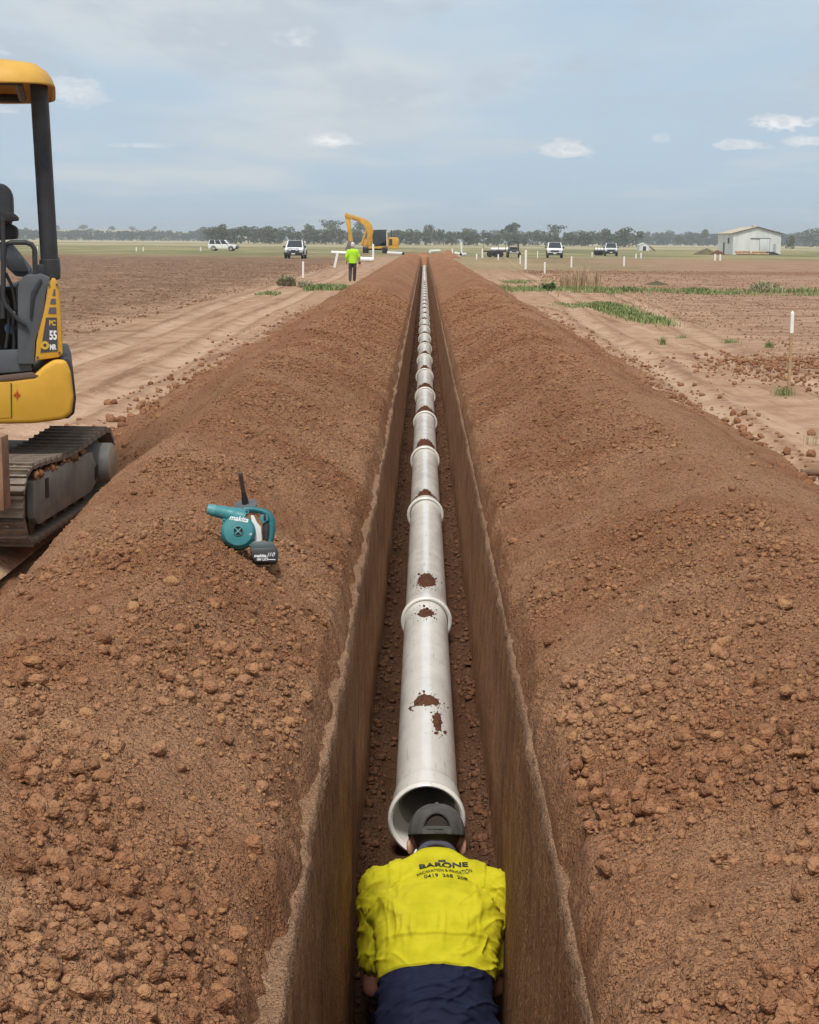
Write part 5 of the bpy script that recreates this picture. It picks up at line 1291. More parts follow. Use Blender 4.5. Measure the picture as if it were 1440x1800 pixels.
# ---- cars. Local frame: nose towards -Y
M_CARW = mat('white_car_paint', (0.80, 0.80, 0.79), 0.28, var=0.04, vscale=1.5, dirt=0.10, dirtcol=(0.45, 0.36, 0.28))
M_CARS = mat('silver_car_paint', (0.66, 0.67, 0.66), 0.30, 0.15, var=0.05, vscale=1.5, dirt=0.10, dirtcol=(0.4, 0.33, 0.26))
M_TYRE = mat('tyre', (0.022, 0.021, 0.020), 0.85, dirt=.2, var=.2)
M_RIM = mat('wheel_rim', (0.45, 0.42, 0.39), 0.4, 0.5)
M_RIMR = mat('dusty_rim', (0.42, 0.27, 0.20), 0.6)
M_TRIM = mat('black_trim', (0.020, 0.020, 0.021), 0.55)
M_LAMP = mat('lamp_glass', (0.62, 0.64, 0.66), 0.12)
M_PLATE = mat('number_plate', (0.70, 0.70, 0.66), 0.5)
def car(loc, rz, label, paint, L=4.9, W=1.88, H=1.86, ute=False, bull=True, spots=False, rack=False, snorkel=False, rim=None, canopy=False):
    e = empty('car', loc, rz, label, 'car', 'vehicles parked in the field')
    hL, hW = L / 2, W / 2; bz_ = 0.42; belt = 1.10; rim = rim or M_RIM
    # lower body with bonnet
    prof = [(-hL, 0.50), (-hL + 0.03, 0.86), (-hL + 0.18, 0.99), (-hL + 1.18, belt), (hL - 0.05, belt + 0.02), (hL, 0.95), (hL, 0.48), (hL - 0.25, 0.38), (-hL + 0.25, 0.38)]
    body_ = MB().prism([Vector((-hW, p[0], p[1])) for p in prof], (W, 0, 0), 0.07, None, 2).build('body', paint, e, 35)
    for v in body_.data.vertices:                       # nose tapers a little in plan
        if v.co.y < -hL + 0.6: v.co.x *= 1 - 0.10 * ((-hL + 0.6 - v.co.y) / 0.6) ** 2
    # cabin: a tapered greenhouse
    y0, y1 = -hL + 1.12, (hL - 0.06 if not ute else 0.70); tw = hW - 0.20
    cv = [(-hW + 0.05, y0, belt - 0.02), (hW - 0.05, y0, belt - 0.02), (hW - 0.05, y1, belt - 0.02), (-hW + 0.05, y1, belt - 0.02),
          (-tw, y0 + 0.72, H), (tw, y0 + 0.72, H), (tw, y1 - (0.14 if not ute else 0.25), H), (-tw, y1 - (0.14 if not ute else 0.25), H)]
    bmx = bmesh.new(); bv = [bmx.verts.new(v) for v in cv]
    for f in ((3, 2, 1, 0), (4, 5, 6, 7), (0, 1, 5, 4), (1, 2, 6, 5), (2, 3, 7, 6), (3, 0, 4, 7)): bmx.faces.new([bv[i] for i in f])
    bmesh.ops.bevel(bmx, geom=bmx.edges[:], offset=0.06, segments=2, affect='EDGES', profile=0.6)
    cbn = MB().frombm(bmx).build('cabin', paint, e, 35)
    C = [Vector(v) for v in cv]
    def pane(ids, ins, nm, sub=None, parent=cbn, mt=None):
        a, b, c, d_ = [C[i] for i in ids]
        if sub: (u0, u1) = sub; a, b, c, d_ = a.lerp(b, u0), a.lerp(b, u1), d_.lerp(c, u1), d_.lerp(c, u0)
        n_ = (b - a).cross(d_ - a).normalized(); ct = (a + b + c + d_) / 4
        pts = [p.lerp(ct, ins) + n_ * 0.004 for p in (a, b, c, d_)]
        pts = [p + (d_ - a) * 0.03 for p in pts]
        MB().prism(pts, n_ * 0.008, 0).build(nm, mt or M_GLASS, parent)
    pane((0, 1, 5, 4), 0.13, 'windscreen')
    pane((2, 3, 7, 6), 0.16, 'rear_window')
    for ids in ((1, 2, 6, 5), (3, 0, 4, 7)):
        sp_ = ((0.06, 0.36), (0.36, 0.66), (0.66, 0.97)) if not ute else ((0.08, 0.52), (0.52, 0.95))
        if ids[0] == 3: sp_ = [(1 - b, 1 - a) for a, b in sp_]
        for s_ in sp_: pane(ids, 0.12, 'side_window', s_)
    if ute:
        MB().box((-hW + 0.06, 0.78, belt - 0.10), (hW - 0.06, hL - 0.03, belt + 0.05), 0.03).build('tray', paint, e)
        if canopy: MB().box((-hW + 0.12, 0.72, belt), (hW - 0.12, hL - 0.06, H - 0.08), 0.08).build('tray_canopy', paint, e)
    for sx in (-1, 1):
        for yy in (-hL + 0.86, hL - 1.0):
            M = Matrix.Translation((sx * (hW - 0.12), yy, 0.385)) @ Matrix.Rotation(math.pi / 2 * sx, 4, 'Y')
            wh = MB().lathe([(0.22, -0.12), (0.34, -0.12), (0.385, -0.08), (0.385, 0.09), (0.34, 0.13), (0.24, 0.13)], 22, M).build('wheel', M_TYRE, e)
            MB().lathe([(0.25, 0.10), (0.235, 0.125), (0.06, 0.09), (0, 0.10)], 22, M).build('rim', rim, wh)
            MB().tube([Vector((sx * (hW + 0.015), yy + 0.47 * math.cos(a), 0.40 + 0.47 * math.sin(a))) for a in [math.pi * j / 10 for j in range(11)]], 0.03, 6).build('wheel_arch', M_TRIM, e)
        MB().box((sx * hW - 0.10 + (0.1 if sx > 0 else -0.12), -hL + 1.40, belt + 0.02), (sx * hW + 0.10 + (0.1 if sx > 0 else -0.12), -hL + 1.52, belt + 0.22), 0.03).build('mirror', M_TRIM, e)
        MB().box((sx * (hW - 0.30) - 0.20, -hL - 0.02, 0.78), (sx * (hW - 0.30) + 0.20, -hL + 0.2, 0.94), 0.03).build('headlight', M_LAMP, e)
        MB().box((sx * (hW - 0.02) - 0.01, -0.2, 0.86), (sx * (hW - 0.02) + 0.025, 0.0, 0.90), 0.005).build('door_handle', M_TRIM, e)
        MB().box((sx * (hW - 0.04) - 0.03, hL - 0.10, 0.80), (sx * (hW - 0.04) + 0.03, hL + 0.012, 1.02), 0.01).build('tail_light', M_RED, e)
    MB().box((-0.50, -hL - 0.025, 0.72), (0.50, -hL + 0.1, 0.92), 0.02).build('grille', M_TRIM, e)
    MB().box((-hW + 0.06, -hL - 0.10, 0.34), (hW - 0.06, -hL + 0.2, 0.62), 0.06).build('front_bumper', M_TRIM, e)
    MB().box((-hW + 0.06, hL - 0.15, 0.40), (hW - 0.06, hL + 0.08, 0.60), 0.05).build('rear_bumper', M_TRIM, e)
    if bull:
        b_ = MB().box((-hW + 0.04, -hL - 0.22, 0.40), (hW - 0.04, -hL - 0.06, 0.68), 0.05)
        b_.tube([(-0.62, -hL - 0.14, 0.62), (-0.55, -hL - 0.18, 1.02), (0.55, -hL - 0.18, 1.02), (0.62, -hL - 0.14, 0.62)], 0.035, 8)
        b_.tube([(-0.60, -hL - 0.16, 0.80), (0.60, -hL - 0.16, 0.80)], 0.025, 8)
        bu = b_.build('bull_bar', M_TRIM, e)
        if spots:
            for sx in (-0.34, 0.34):
                MB().lathe([(0, -0.05), (0.10, -0.05), (0.115, 0.02), (0.05, 0.07), (0, 0.08)], 18, Matrix.Translation((sx, -hL - 0.22, 0.89)) @ Matrix.Rotation(math.pi / 2, 4, 'X') @ Matrix.Rotation(math.pi, 4, 'X')).build('spot_lamp', M_LAMP, bu)
    MB().box((-0.19, -hL - 0.235, 0.46), (0.19, -hL - 0.225, 0.58)).build('number_plate', M_PLATE, e)
    if snorkel: MB().tube([(hW + 0.03, -hL + 0.95, 1.0), (hW + 0.03, -hL + 1.15, 1.15), (tw + 0.06, -hL + 1.85, H + 0.02), (tw + 0.06, -hL + 1.80, H + 0.12)], 0.045, 8).build('snorkel', M_TRIM, e)
    if rack:
        r_ = MB()
        for k in range(6): r_.box((-tw, y0 + 0.95 + k * 0.36, H + 0.07), (tw, y0 + 1.00 + k * 0.36, H + 0.11))
        for sx in (-1, 1): r_.tube([(sx * tw, y0 + 0.85, H + 0.11), (sx * tw, y0 + 2.85, H + 0.11)], 0.035, 6)
        for sx in (-1, 1):
            for yy in (y0 + 1.0, y0 + 2.6): r_.box((sx * (tw - .06) - 0.02, yy - .03, H - 0.04), (sx * (tw - .06) + 0.02, yy + .03, H + 0.09))
        r_.build('roof_rack', M_TRIM, e)
    return e
def gloc(px, D, dz=0.0):
    p = at(px, 440, D); p.z = float(ground_z(p.x, D)) + dz; return p
car(gloc(520, 172), R(-1), 'white four-wheel drive facing us with black bull bar and spot lamps', M_CARW, L=5.1, W=1.95, H=1.86, ute=True, bull=True, spots=True, snorkel=True, canopy=True)
car(gloc(392, 285), R(84), 'white station wagon parked side-on with dark roof rack', M_CARW, L=4.9, H=1.86, rack=True, rim=M_RIMR)
car(gloc(975, 200), R(-3.5), 'white utility facing us alone right of the trench', M_CARW, L=5.2, W=1.90, H=1.84, ute=True, bull=False, canopy=True)
car(gloc(1074, 242), R(-5), 'pale silver wagon facing us in front of a pipe trailer', M_CARS, L=4.8, W=1.88, H=1.86, bull=True)

# ---- pipes, trailers and machines lying about
M_WPIPE = mat('white_pipe', (0.78, 0.77, 0.73), 0.4, var=.06)
def loose_pipe(px0, py0, px1, py1, D0, D1, r, label):
    a, b = at(px0, py0, D0), at(px1, py1, D1); c = (a + b) / 2; e = empty('pipe', c, 0, label, 'pipe', 'spare pipes lying in the field')
    dr = (b - a).normalized(); MB().tube([a - c, b - c], r, 18, caps=False).build('barrel', M_WPIPE, e, 40)
    MB().tube([a - c - dr * 0.01, a - c + dr * 0.16], [r * 1.12, r * 1.12], 18).build('socket', M_WPIPE, e, 40)
    MB().tube([b - c, b - c + dr * 0.004], r * 0.86, 14).build('bore', M_TRIM, e)
loose_pipe(583, 444, 612, 445, 160, 160, 0.17, 'white pipe lying left of the walking worker')
loose_pipe(634, 456, 657, 456.5, 140, 140, 0.21, 'thick white pipe lying right of the walking worker')
loose_pipe(683, 444.5, 709, 446, 170, 166, 0.16, 'white pipe lying just right of the large excavator tracks')
loose_pipe(756, 441.5, 773, 441, 230, 232, 0.20, 'white pipe lying beyond the trench end, left of the small mound')
loose_pipe(801, 445, 810, 447, 185, 183, 0.15, 'short white pipe in front of the small mound')
loose_pipe(808, 447.5, 818, 447, 186, 188, 0.18, 'short white pipe standing off right of the small mound')
def trailer(px0, px1, D, top, label, mats, npipe):
    a, b = at(px0, 445, D), at(px1, 445, D); gz = float(ground_z((a.x + b.x) / 2, D)); c = Vector(((a.x + b.x) / 2, D, gz))
    w_ = (b.x - a.x) / 2; e = empty('trailer', c, 0, label, 'trailer', 'pipe trailers')
    MB().box((-w_, -0.9, top - 0.16), (w_, 0.9, top), 0.02).build('deck', mats, e); MB().tube([(w_, 0, top - 0.1), (w_ + 1.1, 0, 0.45)], 0.05, 8).build('drawbar', mats, e)
    for sx in (-0.35, 0.15, 0.55):
        for sy in (-0.85, 0.85): MB().lathe([(0, -0.1), (0.30, -0.1), (0.36, -0.05), (0.36, 0.05), (0.30, 0.1), (0, 0.1)], 16, Matrix.Translation((sx * w_, sy, 0.36)) @ Matrix.Rotation(math.pi / 2, 4, 'X')).build('wheel', M_TYRE, e)
    for sx in (-0.95, -0.3, 0.35, 0.95): MB().tube([(sx * w_, -0.88, top), (sx * w_, -0.88, top + 0.55)], 0.03, 6).build('stanchion', mats, e)
    return c, w_
c, w_ = trailer(848, 889, 205, 0.78, 'low dark flat trailer loaded with a white pipe', M_DKM, 1)
loose_pipe(862, 438.2, 896, 437.8, 204.6, 204.6, 0.20, 'long white pipe lying on the dark flat trailer')
c, w_ = trailer(1044, 1060, 250, 0.75, 'small trailer behind the silver wagon', M_DKM, 1)
loose_pipe(1046, 438.5, 1062, 438.8, 249.6, 249.6, 0.26, 'white pipe riding on the small trailer behind the silver wagon')
# dark side-by-side buggy
bc = gloc(903, 200)
BG = empty('utility_buggy', bc, 0, 'dark open utility buggy with roll cage beside the flat trailer', 'buggy')
MB().prism([Vector((-0.65, p[0], p[1])) for p in ((-1.3, 0.45), (-1.25, 0.80), (-0.4, 1.0), (-0.3, 0.62), (0.3, 0.62), (0.4, 0.95), (1.3, 0.95), (1.3, 0.45))], (1.3, 0, 0), 0.04).build('body', M_DKM, BG)
for sx in (-1, 1):
    MB().tube([(sx * 0.62, -0.55, 0.95), (sx * 0.52, -0.2, 1.85), (sx * 0.52, 0.5, 1.85), (sx * 0.6, 0.6, 0.9)], 0.04, 8).build('roll_bar', M_DKM, BG)
    for yy in (-0.95, 0.95):
        MB().lathe([(0, -0.12), (0.26, -0.12), (0.33, -0.06), (0.33, 0.06), (0.26, 0.12), (0, 0.12)], 16, Matrix.Translation((sx * 0.70, yy, 0.33)) @ Matrix.Rotation(math.pi / 2, 4, 'Y')).build('wheel', M_TYRE, BG)
    MB().box((sx * 0.4 - 0.12, -1.32, 0.66), (sx * 0.4 + 0.12, -1.27, 0.76), 0.01).build('headlight', M_LAMP, BG)
MB().box((-0.55, -0.25, 1.83), (0.55, 0.55, 1.90), 0.03).build('roof', M_DKM, BG); MB().box((-0.5, 0.1, 0.62), (0.5, 0.45, 1.25), 0.06).build('seat', M_TRIM, BG)
MB().box((-0.55, -1.34, 0.5), (0.55, -1.28, 0.64), 0.01).build('bumper', mat('pale_bumper', (0.45, 0.40, 0.35), .6), BG)
# small mound of soil by the pipes
def mound(px, D, rx, ry, h, label, m, seed, dens=6):
    p = gloc(px, D); a = np.linspace(-1.35, 1.35, 44); XX, YY = np.meshgrid(a, a)
    q = np.sqrt(XX ** 2 + YY ** 2) + 0.18 * fbm(XX * 2, YY * 2, 3, seed)
    Z = h * np.clip(1 - q, -0.15, 1) ** 1.0 * 1.0 + h * 0.10 * fbm(XX * dens, YY * dens, 3, seed + 4)
    o = obj('soil_mound', np_mesh('soil_mound', np.stack([XX * rx, YY * ry, np.where(q > 1.1, -0.3, Z)], -1).reshape(-1, 3), grid_faces(44, 44)), m); o.location = p
    return tag(o, label, 'mound')
mound(787, 188, 1.5, 1.6, 0.95, 'small heap of red soil beyond the trench end', M_SOIL, 801)
M_WEEDY = soil_material('weedy_soil', dict(red=(0.11, 0.10, 0.055), tan=(0.16, 0.13, 0.075), dark=(0.07, 0.065, 0.035)))
mound(1243, 292, 2.2, 2.0, 1.15, 'weedy dark heap left of the big shed', M_WEEDY, 811)
mound(1262, 287, 1.4, 1.6, 0.9, 'dark rubble heap against the left wall of the big shed', M_DARK, 821)
mound(1156, 75, 0.55, 0.6, 0.16, 'low tuft-like clod heap on the fallow before the big shed', M_WEEDY, 831)

# ---- sheds
M_TIN = bpy.data.materials.new('weathered_tin'); M_TIN.use_nodes = True
t = NT(M_TIN.node_tree); b = M_TIN.node_tree.nodes['Principled BSDF']
pos = t.n('ShaderNodeTexCoord').outputs['Object']
rib = t.n('ShaderNodeTexWave', {'wave_type': 'BANDS', 'bands_direction': 'DIAGONAL'}, Vector=t.vm('MULTIPLY', pos, (1, 1, 0)), Scale=3.2).outputs['Fac']
sheet = t.noise(t.vm('MULTIPLY', pos, (0.9, 0.9, 0.12)), 1.0, 3.0)
col = t.mix(t.mr(sheet, 0.35, 0.65), (0.66, 0.67, 0.655), (0.78, 0.78, 0.76))
col = t.mix(t.mr(t.noise(pos, 1.8, 5.0, 0.7), 0.58, 0.8, 0.0, 0.4), col, (0.35, 0.27, 0.20))
t.links.new(col, b.inputs['Base Color']); b.inputs['Roughness'].default_value = 0.5; b.inputs['Metallic'].default_value = 0.1
t.links.new(t.bump(rib, 0.5, 0.03), b.inputs['Normal'])
M_ROOF = mat('tan_roof', (0.50, 0.42, 0.30), 0.55, var=.12, vscale=.8)
SY = 290.0; sl, sr = at(1288, 448, SY).x, at(1372, 448, SY).x
s0 = Vector((sl, SY, float(ground_z(sl, SY)))); SW = sr - sl; SD = 15.0; EH, RH = 3.65, 4.75
SH = empty('shed', s0, 0, 'big pale corrugated shed with gable end and tan roof on the right', 'shed')
wl = MB()
wl.add([(0, 0, -0.2), (SW, 0, -0.2), (SW, 0, EH), (SW / 2, 0, RH), (0, 0, EH), (0, SD, -0.2), (SW, SD, -0.2), (SW, SD, EH), (SW / 2, SD, RH), (0, SD, EH)],
       [(0, 1, 2, 3, 4), (5, 9, 8, 7, 6), (0, 4, 9, 5), (1, 6, 7, 2)])
w1 = wl.build('wall', M_TIN, SH, None)
for k in range(1, 11):                                  # sheet joints
    MB().box((SW * k / 11 - 0.012, -0.025, 0), (SW * k / 11 + 0.012, -0.003, EH + (RH - EH) * (1 - abs(2 * k / 11 - 1)) - 0.06)).build('sheet_joint', M_TIN, w1)
rf = MB(); dzr = (RH - EH)
for sg in (-1, 1):
    xa = SW / 2; xb = SW / 2 + sg * (SW / 2 + 0.28)
    zb = RH - dzr * (SW / 2 + 0.28) / (SW / 2)
    rf.prism([Vector((xa, -0.25, RH + 0.02)), Vector((xb, -0.25, zb + 0.02)), Vector((xb, -0.25, zb + 0.10)), Vector((xa, -0.25, RH + 0.10))], (0, SD + 0.5, 0))
r1 = rf.build('roof', M_ROOF, SH, None)
MB().box((SW / 2 - 0.25, 2.5, RH + 0.06), (SW / 2 + 0.25, 4.0, RH + 0.32), 0.03).build('ridge_vent', M_ROOF, r1)
for (p, q) in (((-0.30, -0.28, EH - 0.02), (SW / 2, -0.28, RH + 0.06)), ((SW + 0.30, -0.28, EH - 0.02), (SW / 2, -0.28, RH + 0.06))):
    MB().tube([p, q], 0.06, 6).build('barge_board', mat('dark_barge', (0.12, 0.09, 0.07), .6), r1)
dr_ = MB().box((SW * 0.555, -0.10, 0.55), (SW * 0.765, -0.03, 2.75), 0.01).build('sliding_door', M_TIN, SH)
MB().box((SW * 0.36, -0.13, 2.78), (SW * 0.78, -0.02, 2.86)).build('door_rail', M_DKM, SH)
for xx_ in (0.555, 0.765): MB().box((SW * xx_ - 0.04, -0.125, 0.55), (SW * xx_ + 0.04, -0.10, 2.75)).build('door_stile', mat('shed_trim', (0.30, 0.30, 0.28), .6), dr_)
MB().box((SW * 0.84, -0.05, 0.0), (SW * 0.90, -0.02, 1.9)).build('side_door', mat('shed_door', (0.40, 0.41, 0.40), .6), SH)
MB().box((-0.04, 3.5, 1.9), (-0.01, 5.0, 2.9)).build('window', M_GLASS, SH); MB().box((-0.05, 8.0, 0.0), (-0.01, 9.2, 2.1)).build('door', M_DKM, SH)
# loading ramp
MB().prism([Vector((SW * 0.60, -0.3, 0)), Vector((SW * 0.62, -0.3, 0.55)), Vector((SW * 0.80, -0.3, 0.55)), Vector((SW * 0.98, -0.3, 0.0))], (0, -1.6, 0), 0.02).build('loading_ramp', M_DKM, SH)
# log pile
for k, (x0, x1, zz_, yy) in enumerate(((0.2, 2.9, 0.17, -2.5), (2.7, 5.6, 0.15, -2.4), (0.0, 2.6, 0.50, -2.3), (2.9, 5.3, 0.47, -2.35), (0.6, 3.4, 0.17, -2.95), (2.9, 5.7, 0.15, -2.9))):
    pp = s0 + Vector((x0, yy, zz_)); lg = MB().tube([(0, 0, 0), ((x1 - x0) * .5, 0.03, 0.01), (x1 - x0, 0, 0)], [0.19, 0.18, 0.17], 12)
    o = lg.build('log', mat('peeled_log', (0.42, 0.27, 0.15), .8, var=.2, vscale=3), None); o.location = pp
    tag(o, ['left log of the lower back row', 'right log of the lower back row', 'left log on top of the pile', 'right log on top of the pile', 'left front log', 'right front log'][k] + ' in front of the big shed', 'log', 'logs stacked before the shed')
D2 = 420.0; q0 = gloc(1124, D2)
S2 = empty('shed', q0, 0, 'small distant white shed with sloping lean-to', 'shed')
MB().prism([Vector((p[0], 0, p[1])) for p in ((0, 0), (0, 1.35), (1.2, 1.9), (2.5, 1.35), (2.5, 0))], (0, 4, 0)).build('wall', M_TIN, S2, None)
MB().prism([Vector((p[0], -0.1, p[1])) for p in ((-0.15, 1.32), (1.2, 1.94), (2.65, 1.32), (2.65, 1.40), (1.2, 2.03), (-0.15, 1.40))], (0, 4.2, 0)).build('roof', mat('pale_roof', (0.62, 0.62, 0.62), .5), S2, None)
MB().prism([Vector((p[0], 0.2, p[1])) for p in ((2.55, 1.4), (4.2, 0.1), (4.2, 0.0), (2.55, 1.2))], (0, 3, 0)).build('lean_to', mat('rust_roof', (0.42, 0.28, 0.2), .6), S2, None)
MB().box((0.9, -0.03, 0), (1.7, 0.02, 1.1)).build('door', M_DKM, S2)

# ---- survey stakes and pegs
M_STAKE = mat('stake_white', (0.80, 0.79, 0.75), 0.6, var=.06)
M_STAKEW = mat('stake_wood', (0.40, 0.26, 0.14), 0.75, var=.15, vscale=20)
def stake(px, ytop, ybot, label, wpx=None, lean=0.0, wood=0.0, w_=0.045, D=None, kind='round'):
    p = gp(px, ybot); p.z = 0
    for _ in range(3):
        z = float(ground_z(p.x, p.y)); p = gp(px, ybot, z)
    dep = (p - CAMLOC).dot(ray(720, 900).normalized()); h = (ybot - ytop) * dep / 2880 / 0.985
    if wpx: w_ = wpx * dep / 2880
    e = empty('survey_stake', p, 0, label, 'stake', 'white survey stakes')
    lx = lean * h
    top_ = Vector((lx, 0, h)); P = lambda f: top_ * f
    s_ = MB(); hw = w_ / 2
    s_.add([P(wood) + Vector((sx * hw, sy * hw, 0)) for sx, sy in ((-1, -1), (1, -1), (1, 1), (-1, 1))] + [P(0.97) + Vector((sx * hw, sy * hw, 0)) for sx, sy in ((-1, -1), (1, -1), (1, 1), (-1, 1))] + [top_],
           [(0, 1, 5, 4), (1, 2, 6, 5), (2, 3, 7, 6), (3, 0, 4, 7), (4, 5, 8), (5, 6, 8), (6, 7, 8), (7, 4, 8)])
    s_.build('shaft', M_STAKE, e, None)
    MB().box((-hw * 0.92, -hw * 0.92, -0.15), (hw * 0.92, hw * 0.92, max(0.02, wood * h))).build('foot', M_STAKEW if wood else M_STAKE, e, None)
    return e
stake(1387, 549, 686, 'tall stake with white top and bare wooden shaft by the red clods on the right', 5.5, 0.0, 0.72)
stake(533, 460, 488, 'white stake behind the low grey-green bush on the left', 3.2)
stake(588, 443, 470, 'leaning white stake left of the walking worker', 4.0, 0.22)
stake(656, 429.5, 455, 'tall white stake standing by the thick pipe near the excavator', 3.4)
stake(66, 433, 441, 'white peg seen left of the canopy post', 1.8)
stake(240, 434.5, 442, 'left of two white pegs far behind the tilled field', 2.0)
stake(252, 434.5, 442, 'right of two white pegs far behind the tilled field', 1.8)
stake(353, 434.5, 441.5, 'lone white peg left of the white station wagon', 1.8)
stake(812, 428, 446, 'leaning white stake beyond the trench by the small soil heap', 2.6, -0.08)
stake(796, 437, 447, 'short white stake just left of the leaning one by the small soil heap', 2.2, -0.1)
stake(838, 446, 456, 'short white stake left of the flat trailer', 2.2)
stake(848, 437, 453.5, 'tall white stake at the left end of the flat trailer', 2.6)
stake(876, 447, 457, 'short white stake in front of the flat trailer', 2.4)
stake(914.5, 449, 464, 'pale stake just left of the tallest right-hand stake', 2.2)
stake(924, 440, 473, 'tallest white stake standing right of the trench before the buggy', 3.6)
stake(945, 441, 454, 'thin pale stake left of the white utility', 1.4)
stake(957.5, 461, 480, 'nearest short white stake in front of the white utility', 2.8)
stake(1004.5, 451, 470, 'white stake right of the white utility', 2.6)
stake(1041, 443.5, 451, 'small peg left of the silver wagon', 1.8)
stake(1097, 451, 468, 'white stake right of the silver wagon on the pink fallow', 2.6)
stake(1118, 446, 454, 'left of two white pegs below the small distant shed', 2.4)
stake(1127, 444.5, 454, 'right of two white pegs below the small distant shed', 2.4)
stake(1257, 446.5, 458, 'left of two white pegs before the big shed corner', 3.0)
stake(1266, 447, 458, 'right of two white pegs before the big shed corner', 2.8)
p = at(1272, 450, 200); p.z = 0.30
# timber offcut lying on the sand at the right edge
tp = gp(1428, 832, 0.03)
o = MB().tube([(-0.09, 0, 0), (-0.02, 0.004, 0.004), (0.09, 0.01, 0.0)], [0.022, 0.026, 0.020], 10).build('timber_offcut', mat('bark_brown', (0.16, 0.085, 0.05), .9, var=.2, vscale=20, bump=.5), None)
o.location = tp; tag(o, 'short brown stick lying on the sand at the right edge', 'stick')

# ================================================================== vegetation
def leaf_material(name, c1, c2, c3=None, rough=0.7):
    m = bpy.data.materials.new(name); m.use_nodes = True; MATS[name] = m
    t = NT(m.node_tree); b = m.node_tree.nodes['Principled BSDF']
    oi = t.n('ShaderNodeObjectInfo').outputs['Random']
    pos = t.n('ShaderNodeTexCoord').outputs['Object']
    n = t.noise(pos, 1.1, 3.0, 0.6)
    col = t.mix(t.mr(n, 0.35, 0.65), c1, c2)
    if c3: col = t.mix(t.math('MULTIPLY', oi, 0.6), col, c3)
    t.links.new(col, b.inputs['Base Color']); b.inputs['Roughness'].default_value = rough; b.inputs['Specular IOR Level'].default_value = 0.2
    return m
M_GUM = leaf_material('gum_leaves', (0.062, 0.082, 0.042), (0.115, 0.130, 0.068), (0.13, 0.115, 0.07))
M_GUMF = leaf_material('gum_leaves_far', (0.06, 0.08, 0.05), (0.105, 0.12, 0.075), (0.09, 0.09, 0.06))
M_TRUNK = mat('gum_bark', (0.22, 0.18, 0.14), 0.9, var=.25, vscale=2)
def crown_mesh(seed, h, w, style):
    """leaf clumps spread through several lobes carried by limbs"""
    rg = np.random.default_rng(seed); V = []; F = []
    lob = []
    nl = {0: 9, 1: 7, 2: 14}[style]
    for i in range(nl):
        a = rg.uniform(0, 6.283); rr_ = w * 0.5 * rg.uniform(0.15, 0.72)
        z = h * ({0: rg.uniform(0.35, 0.86), 1: rg.uniform(0.62, 0.90), 2: rg.uniform(0.09, 0.82)}[style])
        lob.append((rr_ * math.cos(a), rr_ * math.sin(a), z, w * rg.uniform(0.17, 0.30), h * rg.uniform(0.08, 0.15)))
    for (x, y, z, r1, r2) in lob:
        n = 46
        u = rg.normal(size=(n, 3)); u /= np.linalg.norm(u, axis=1)[:, None]; u *= rg.uniform(0.55, 1.08, (n, 1)) ** 0.7
        P = np.stack([x + u[:, 0] * r1, y + u[:, 1] * r1, z + u[:, 2] * r2], -1)
        for p in P:
            s = h * rg.uniform(0.030, 0.062); a = rg.normal(size=3); a /= np.linalg.norm(a); b = np.cross(a, rg.normal(size=3)); b /= np.linalg.norm(b)
            o = len(V); V += [p - a * s, p + b * s * 0.75, p + a * s * 1.1, p - b * s * 0.65]; F.append((o, o + 1, o + 2, o + 3))
    return np_mesh('crown', np.array(V), np.array(F), smooth=False), lob
def trunk_mesh(seed, h, lob):
    rg = random.Random(seed); m = MB()
    m.tube([(0, 0, -0.3), (rg.uniform(-.1, .1), 0, h * 0.2), (rg.uniform(-.2, .2), rg.uniform(-.2, .2), h * 0.45)], [h * 0.030, h * 0.024, h * 0.016], 7)
    for (x, y, z, r1, r2) in lob[:6]:
        m.tube([(0, 0, h * 0.22), (x * 0.5, y * 0.5, (h * 0.25 + z) / 2), (x, y, z)], [h * 0.016, h * 0.010, h * 0.004], 5)
    return m.mesh('trunk', 60)
TREEV = []
for i in range(10):
    st = (0, 0, 1, 2, 0, 2, 2, 0, 1, 2)[i]
    cm, lob = crown_mesh(500 + i, 10.0, (8.5, 7.5, 8.0, 9.5, 8.0, 11.0, 8.0, 10.0, 9.5, 7.0)[i], st)
    TREEV.append((cm, trunk_mesh(i, 10.0, lob)))
for cm, tm in TREEV: tm.materials.append(M_TRUNK)
NEARC = [c.copy() for c, _ in TREEV]; FARC = [c for c, _ in TREEV]
for c in NEARC: c.materials.append(M_GUM)
for c in FARC: c.materials.append(M_GUMF)
def tree(px, D, hpx, label, group=None, v=0, wide=1.0, far=False, base=None, name='gum_tree'):
    p = at(px, 430, D); gz = float(ground_z(p.x, D)) if base is None else base
    e = empty(name, (p.x, D, gz), random.uniform(0, 6.28), label, 'tree', group)
    s = hpx * D / 2880 / 10.0
    for nm, me in (('crown', (FARC if far else NEARC)[v]), ('trunk', TREEV[v][1])):
        o = bpy.data.objects.new(nm, me); link(o, e); o.scale = (s * wide, s * wide, s)
    return e
rg = random.Random(21)
